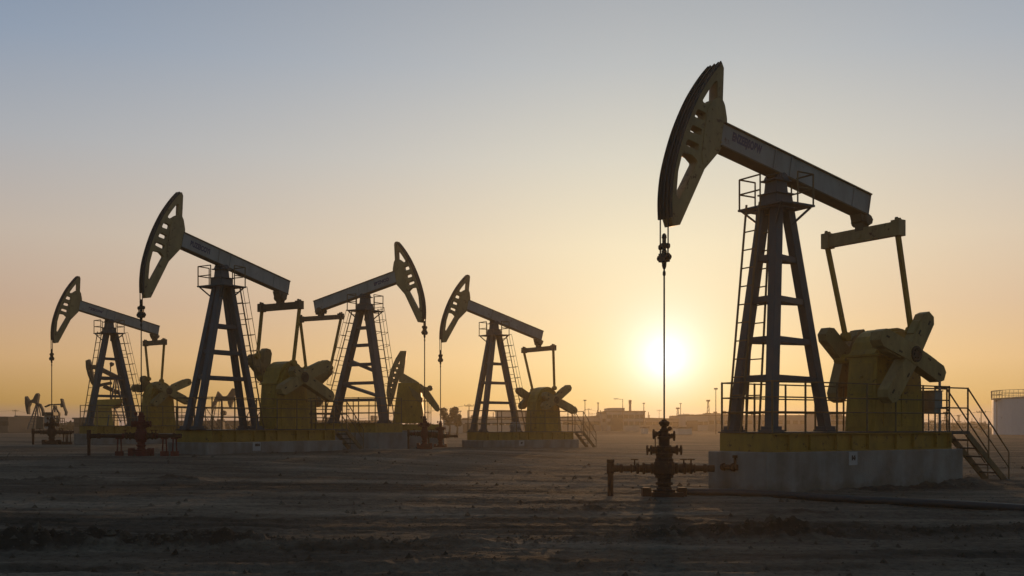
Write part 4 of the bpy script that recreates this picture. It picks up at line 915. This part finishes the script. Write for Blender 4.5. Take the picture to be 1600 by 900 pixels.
def tank():
    D = 140.0; rad = 8.0; xc = (D + rad) * math.tan(math.atan((1549 - 800) / FPX) + math.asin(rad / 166)); g = gz(xc, D) - .1; h = CAM_H + (HOR - 621) / FPX * D - g
    g = CAM_H + (HOR - 681) / FPX * D; h = CAM_H + (HOR - 621) / FPX * D - g
    root = thing('storage_tank', 'big round white storage tank with roof railing at the right edge', 'tank', (xc, D + rad, g))
    m = MB(); m.lathe((0, 0, -.6), [(0, rad), (h + .6, rad)], n=64); m.build('shell', M['tank'], root, smooth=False)
    m = MB()
    for q in (1, 2, 3): m.lathe((0, 0, h * q / 4), [(0, rad + .002), (.001, rad + .03), (.06, rad + .03), (.061, rad + .002)], n=64)
    m.build('seam_ring', M['tank'], root)
    m = MB(); m.lathe((0, 0, h + .001), [(0, rad + .12), (.12, rad + .12), (.13, rad), (.6, .5)], n=64); rf = m.build('roof', M['tankrust'], root)
    m = MB(); n = 72
    for zz in (.55, 1.1): m.path([(math.cos(2 * math.pi * k / n) * (rad + .1), math.sin(2 * math.pi * k / n) * (rad + .1), h + .12 + zz) for k in range(n + 1)], .035, 5, caps=False)
    for k in range(n): c, s = math.cos(2 * math.pi * k / n) * (rad + .1), math.sin(2 * math.pi * k / n) * (rad + .1); m.tube((c, s, h + .1), (c, s, h + 1.22), .03, 5)
    m.build('roof_railing', M['tankrust'], rf)
    m = MB()
    for a in (-2.05, -1.96):
        c, s = math.cos(a) * (rad + .25), math.sin(a) * (rad + .25); m.tube((c, s, 0), (c, s, h + 1.2), .05, 6)
    for k in range(int(h / .35)):
        m.tube((math.cos(-2.05) * (rad + .25), math.sin(-2.05) * (rad + .25), .3 + k * .35), (math.cos(-1.96) * (rad + .25), math.sin(-1.96) * (rad + .25), .3 + k * .35), .03, 5)
    m.build('ladder', M['tankrust'], root)
    m = MB(); m.box(-rad - .55, -rad + .9, -.9, .9, h - .12, h - .02); m.tube((-rad - .5, -.8, h), (-rad - .5, -.8, h + 1.15), .035, 5); m.tube((-rad - .5, .8, h), (-rad - .5, .8, h + 1.15), .035, 5); m.tube((-rad - .5, -.8, h + 1.15), (-rad + .2, -.8, h + 1.15), .035, 5); m.tube((-rad - .5, -.8, h + .6), (-rad + .2, -.8, h + .6), .035, 5); m.tube((-rad - .5, -.8, h + 1.15), (-rad - .5, .8, h + 1.15), .035, 5)
    m.tube((-rad - .35, -.5, 0), (-rad - .35, -.5, h), .05, 6); m.lathe((-rad - .7, -.5, h - .3), [(0, .1), (.25, .14)], (1, 0, 0), 8); m.build('side_platform', M['tankrust'], root)
    m = MB()
    for k in range(5): a = -2.3 + k * .22; c, s = math.cos(a) * (rad + .5), math.sin(a) * (rad + .5); m.tube((c, s, -.3), (c, s, 1.0 + .2 * (k % 2)), .09, 8)
    m.build('inlet_pipe', M['tankrust'], root)
tank()

def mast(label, px, ytop, D, r, kind='pole', group='poles and masts on the horizon'):
    X = (px - 800) / FPX * D; g = gz(X, D); h = CAM_H + (HOR - ytop) / FPX * D - g
    nm = {'pole': 'utility_pole', 'lamp': 'street_lamp', 'lattice': 'lattice_mast', 'stack': 'chimney_stack', 'flood': 'floodlight_mast'}[kind]
    root = thing(nm, label, nm.replace('_', ' '), (X, D, g), 0, group)
    m = MB()
    if kind == 'lattice':
        w = .5
        for sx in (-1, 1):
            for sy in (-1, 1): m.bar((sx * w, sy * w, -.2), (sx * .12, sy * .12, h), .08, .08)
        n = 7
        for k in range(n):
            z0, z1 = h * k / n, h * (k + 1) / n; w0, w1 = w + (.12 - w) * k / n, w + (.12 - w) * (k + 1) / n
            for sy in (-1, 1): m.bar((-w0, sy * w0, z0), (w1, sy * w1, z1), .05, .05); m.bar((-w1, sy * w1, z1), (w1, sy * w1, z1), .05, .05)
        m.build('mast', M['pole'], root)
        m = MB(); m.box(-.7, .7, -.4, .4, h * .55, h * .55 + .25); m.box(-.45, .45, -.3, .3, h * .97, h + .2); m.build('platform', M['pole'], root)
    elif kind == 'stack':
        m.lathe((0, 0, -.2), [(0, r * 1.15), (h * .9, r), (h * .901, r * 1.2), (h + .2, r * 1.25)], n=14); m.build('stack', M['bwall2'], root)
    else:
        m.path([(0, 0, -.3), (0, 0, h)], [r, r * .7], 8); m.build('pole', M['pole'], root)
        m = MB()
        if kind == 'pole':
            m.bar((-.8, 0, h - .4), (.8, 0, h - .4), .09, .10)
            for q in (-.8, -.3, .3, .8): m.tube((q, 0, h - .34), (q, 0, h - .1), .05, 6)
            m.build('crossarm', M['pole'], root)
        elif kind == 'lamp':
            m.bar((0, 0, h - .1), (-1.1, 0, h), .09, .08); m.box(-2.0, -1.0, -.15, .15, h - .04, h + .12); m.build('lamp_head', M['box'], root)
        else:
            m.box(-.26, .26, -.10, .10, h - .06, h + .16); m.build('lamp_head', M['box'], root)
    return Vector((X, D, g + h - .2))
mast('thin mast above the stairs of the lone pumpjack', 914, 626, 190, .09, 'flood')
mast('twin-post floodlight on the left of the largest pale block', 934.5, 630, 240, .16, 'flood')
mast('street lamp with arm to the left over the stepped roof', 973, 623.5, 225, .09, 'lamp')
mast('slender chimney stack beside the stepped roof', 984.5, 625, 262, .30, 'stack')
mast('slim pole at the right corner of the largest pale block', 1006, 630.5, 228, .12, 'flood')
mast('small lattice mast just right of the brown wellhead', 1059, 638, 262, .1, 'lattice')
mast('pole with small lamp just right of the brown wellhead', 1063.5, 631, 255, .11, 'flood')
mast('tall lattice mast between the sun and the tallest pumpjack', 1106.5, 626, 265, .1, 'lattice')
mast('tallest plain pole left of the tallest pumpjack', 1118.5, 608, 150, .07, 'flood')
p1 = mast('utility pole with crossarm left of the lone pumpjack tower', 733, 631, 185, .09)
p2 = mast('utility pole with crossarm above the stairs by the round tank', 1533, 641, 190, .10)
mast('short pole standing on the left of the lone pumpjack', 711, 641, 200, .08, 'flood'); mast('short twin pole left of the lone pumpjack tower', 719, 643, 205, .08, 'flood')
p0 = mast('distant utility pole in the gap left of the leftmost tower', 24, 640, 280, .1)
p3 = mast('far utility pole between the two leftmost towers', 276, 634, 240, .1)
mast('short pole above the sheds behind the right-facing pumpjack', 545, 640, 215, .08, 'flood')
p4 = mast('utility pole left of the street lamp far behind the largest block', 919.5, 638, 290, .1)
mast('thin pole just left of the round tank stairs', 1478, 645, 205, .07, 'lattice'); mast('thin leaning pole near the round tank', 1512, 648, 210, .06, 'flood')
for lab_, px_, yt_, D_, kind_ in DELAYED: mast(lab_, px_, yt_, D_, .08, kind_)
def wire(label, a, b, sag):
    m = MB(); pts = []
    for k in range(25):
        t = k / 24; p = a.lerp(b, t); pts.append(p - Vector((0, 0, sag * 4 * t * (1 - t))))
    m.path(pts, .022, 5); tag(m.build('power_line', M['dark'], None), label, 'power line', 'power lines on the horizon')
wire('upper power line at the far left of the plain', p0 + Vector((-60, 0, 0)), p0, 1.2); wire('power line from the far left pole to the pole between the towers', p0, p3, 2.5)
wire('power line crossing behind the right-facing pumpjack', p3, p1, 3.0); wire('power line from the lone pumpjack towards the sun', p1, p4, 2.2)
wire('power line passing under the sun to the right', p4, p2, 5.0); wire('power line running behind the round tank', p2, p2 + Vector((60, 10, .5)), 1.2)

# ------------------------------------------------------------------ vegetation
def leafy(root, rnd, c, rad, n, size):
    m = MB()
    for k in range(n):
        d = rnd.normal(0, 1, 3); d /= np.linalg.norm(d); r = rnd.uniform(.35, 1) ** .6
        p = Vector((c[0] + d[0] * rad[0] * r, c[1] + d[1] * rad[1] * r, c[2] + d[2] * rad[2] * r)); s = size * rnd.uniform(.6, 1.4)
        u = Vector(rnd.normal(0, 1, 3)).normalized(); v = u.orthogonal().normalized()
        m.add([p - u * s, p + v * s * .5, p + u * s, p - v * s * .5], [(0, 1, 2, 3)])
    return m
def tree(label, px, ytop, D, w, blobs, seed, group):
    rnd = np.random.RandomState(seed); X = (px - 800) / FPX * D; g = gz(X, D); h = CAM_H + (HOR - ytop) / FPX * D - g
    root = thing('tree', label, 'tree', (X, D, g), 0, group)
    m = MB(); m.path([(0, 0, -.2), (.08, 0, h * .3), (-.05, .05, h * .62)], [.16, .11, .05], 8)
    for k in range(4): t = rnd.uniform(0, 6.28); m.path([(.05, 0, h * (.28 + k * .07)), (math.cos(t) * w * .5, math.sin(t) * w * .5, h * (.55 + k * .08))], [.07, .025], 6)
    m.build('trunk', M['bark'], root)
    mm = MB()
    for k in range(blobs):
        t = rnd.uniform(0, 6.28); rr = w * rnd.uniform(.1, .75); q = leafy(root, rnd, (math.cos(t) * rr, math.sin(t) * rr, h * rnd.uniform(.45, .9)), (w * .35, w * .35, h * .13), 130, .13)
        o = len(mm.v); mm.v += q.v; mm.f += [[i + o for i in f] for f in q.f]; mm.mi += q.mi
    mm.build('crown', M['leaf'], root)
tree('dark bushy tree behind the two reddish wellheads', 702, 634, 130, 1.2, 12, 5, 'trees on the plain'); tree('small bush right of the dark bushy tree', 714, 645, 132, .7, 6, 6, 'trees on the plain')
def treeline(px0, px1, D, seed, yt, label, dens=1.0):
    rnd = np.random.RandomState(seed); m = MB()
    for k in range(int((px1 - px0) * .55 * dens)):
        px = rnd.uniform(px0, px1); d = D + rnd.uniform(-8, 8); X = (px - 800) / FPX * d; g = gz(X, d); h = max(.6, CAM_H + (HOR - yt - abs(rnd.normal(0, 2.6)) + 0) / FPX * d - g) * rnd.uniform(.75, 1.1)
        w = h * rnd.uniform(.35, .7); q = leafy(None, rnd, (X, d, g + h * .55), (w, w, h * .45), 46, .22); o = len(m.v); m.v += q.v; m.f += [[i + o for i in f] for f in q.f]; m.mi += q.mi
    o = m.build('scrub', M['leaf'], None); structure(o, 'stuff'); o['label'] = label; return o
treeline(-60, 132, 190, 3, 657, 'band of dark scrub along the horizon at the left'); treeline(1440, 1550, 215, 8, 658, 'thin scrub along the horizon by the round tank', .35); treeline(480, 700, 185, 9, 658, 'scrub along the horizon behind the right-facing pumpjack', .6)
treeline(255, 420, 180, 12, 659, 'scrub along the horizon behind the four legged pumpjack', .5)

# ------------------------------------------------------------------ air
HAZE_D = .00095
m = MB(); m.box(-870, 870, -870, 870, -1.6, 12.6); hz = m.build('haze', [], None)
mh = bpy.data.materials.new('haze'); mh.use_nodes = True; nt = mh.node_tree
nt.nodes.remove(nt.nodes['Principled BSDF']); pv = nt.nodes.new('ShaderNodeVolumePrincipled'); pv.inputs['Color'].default_value = (.92, .75, .52, 1); pv.inputs['Density'].default_value = HAZE_D; pv.inputs['Anisotropy'].default_value = .66
nt.links.new(pv.outputs['Volume'], nt.nodes['Material Output'].inputs['Volume']); hz.data.materials.append(mh); structure(hz, 'stuff'); hz['label'] = 'thin warm dust haze over the whole oil field'

# ------------------------------------------------------------------ sky, sun, camera
SUN_AZ = math.atan2(1040 - 800, FPX); SUN_EL = math.atan2((HOR - 560), math.hypot(FPX, 240))
sd = Vector((math.sin(SUN_AZ) * math.cos(SUN_EL), math.cos(SUN_AZ) * math.cos(SUN_EL), math.sin(SUN_EL)))
w = bpy.data.worlds.new('World'); bpy.context.scene.world = w; w.use_nodes = True; nt = w.node_tree; N = nt.nodes; L = nt.links
bg = N['Background']
sky = N.new('ShaderNodeTexSky'); sky.sky_type = 'NISHITA'; sky.sun_disc = False; sky.sun_elevation = SUN_EL; sky.sun_rotation = SUN_AZ
sky.air_density = 1.0; sky.dust_density = 1.0; sky.ozone_density = 1.0; sky.altitude = 0
SKY_STRENGTH = .10
SKY_STOPS = [(0.00, (0.001, 0.001, 0.172)), (0.02, (0.305, 0.110, 0.001)), (0.06, (0.427, 0.214, 0.122)), (0.11, (0.357, 0.215, 0.213)), (0.17, (0.338, 0.273, 0.310)), (0.25, (0.208, 0.241, 0.376)), (0.33, (0.084, 0.163, 0.366)), (0.42, (0.001, 0.078, 0.287)), (.65, (.06, .095, .16)), (1.0, (.04, .07, .13))]
SKY_GLOW = [((0.001, 0.125, 0.230), 3.0), ((0.001, 0.189, 0.001), 8.0), ((0.415, 0.131, 0.169), 20.0), ((0.345, 0.409, 0.123), 40.0)]
REAR_TINT = (.84, .95, 1.16)
# dusk sky: a radiance ramp over elevation plus three aureoles round the sun; the rear half of the dome is the Sky Texture itself
tc = N.new('ShaderNodeTexCoord'); nz = N.new('ShaderNodeVectorMath'); nz.operation = 'NORMALIZE'; L.new(tc.outputs['Generated'], nz.inputs[0])
dt = N.new('ShaderNodeVectorMath'); dt.operation = 'DOT_PRODUCT'; L.new(nz.outputs['Vector'], dt.inputs[0]); dt.inputs[1].default_value = sd
def mth(op, a, b=None, clamp=False):
    n = N.new('ShaderNodeMath'); n.operation = op; n.use_clamp = clamp
    for i, v in enumerate((a, b)):
        if v is None: continue
        if isinstance(v, (int, float)): n.inputs[i].default_value = v
        else: L.new(v, n.inputs[i])
    return n.outputs[0]
gam = mth('MULTIPLY', mth('ARCCOSINE', mth('MINIMUM', dt.outputs['Value'], .999999)), 180 / math.pi)
sx = N.new('ShaderNodeSeparateXYZ'); L.new(nz.outputs['Vector'], sx.inputs[0])
ramp = N.new('ShaderNodeValToRGB'); cr = ramp.color_ramp
STOPS = SKY_STOPS
while len(cr.elements) < len(STOPS): cr.elements.new(.5)
for e, (p, c) in zip(cr.elements, STOPS): e.position = p; e.color = (*c, 1)
L.new(sx.outputs['Z'], ramp.inputs['Fac'])
def scaled(col, fac):
    n = N.new('ShaderNodeVectorMath'); n.operation = 'SCALE'; n.inputs[0].default_value = col; L.new(fac, n.inputs['Scale']); return n.outputs['Vector']
def vadd(a, b):
    n = N.new('ShaderNodeVectorMath'); n.operation = 'ADD'; L.new(a, n.inputs[0]); L.new(b, n.inputs[1]); return n.outputs['Vector']
acc = ramp.outputs['Color']
for col, wd in SKY_GLOW: acc = vadd(acc, scaled(col, mth('EXPONENT', mth('MULTIPLY', gam, -1.0 / wd))))
core = mth('EXPONENT', mth('MULTIPLY', mth('POWER', mth('DIVIDE', gam, 1.35), 1.15), -1.0)); acc = vadd(acc, scaled((.5, .66, 1.1), core))
fs = N.new('ShaderNodeVectorMath'); fs.operation = 'SCALE'; L.new(acc, fs.inputs[0]); fs.inputs['Scale'].default_value = 1 / SKY_STRENGTH
rear = N.new('ShaderNodeMapRange'); rear.interpolation_type = 'SMOOTHSTEP'; L.new(gam, rear.inputs['Value']); rear.inputs['From Min'].default_value = 38; rear.inputs['From Max'].default_value = 85
rs = N.new('ShaderNodeVectorMath'); rs.operation = 'MULTIPLY'; L.new(sky.outputs['Color'], rs.inputs[0]); rs.inputs[1].default_value = REAR_TINT
mx = N.new('ShaderNodeMix'); mx.data_type = 'RGBA'; L.new(rear.outputs['Result'], mx.inputs[0]); L.new(fs.outputs['Vector'], [q for q in mx.inputs if q.name == 'A' and q.type == 'RGBA'][0]); L.new(rs.outputs['Vector'], [q for q in mx.inputs if q.name == 'B' and q.type == 'RGBA'][0])
L.new([o for o in mx.outputs if o.type == 'RGBA'][0], bg.inputs['Color']); bg.inputs['Strength'].default_value = SKY_STRENGTH

su = bpy.data.lights.new('sun', 'SUN'); su.energy = 1.1; su.angle = R(.55); su.color = (1, .56, .25)
so = bpy.data.objects.new('sun', su); C.objects.link(so); so.rotation_euler = sd.to_track_quat('Z', 'Y').to_euler()

cam = bpy.data.cameras.new('camera'); co = bpy.data.objects.new('camera', cam); C.objects.link(co)
co.location = (0, 0, CAM_H); co.rotation_euler = (R(90), 0, 0); cam.sensor_width = 36; cam.lens = 36 * FPX / 1600; cam.shift_y = (HOR - 450) / 1600
cam.clip_start = .1; cam.clip_end = 5000
sc = bpy.context.scene; sc.camera = co
sc.view_settings.view_transform = 'Standard'; sc.view_settings.look = 'None'; sc.view_settings.gamma = 1; sc.view_settings.exposure = 0; sc.view_settings.use_curve_mapping = False
cy = sc.cycles; cy.max_bounces = 3; cy.diffuse_bounces = 2; cy.glossy_bounces = 1; cy.volume_bounces = 0; cy.caustics_reflective = False; cy.caustics_refractive = False; cy.transparent_max_bounces = 4; cy.use_denoising = True
try: cy.denoiser = 'OPENIMAGEDENOISE'
except Exception: pass
cy.use_adaptive_sampling = False; cy.sample_clamp_indirect = 2; w.cycles.sampling_method = 'MANUAL'; w.cycles.sample_map_resolution = 1024
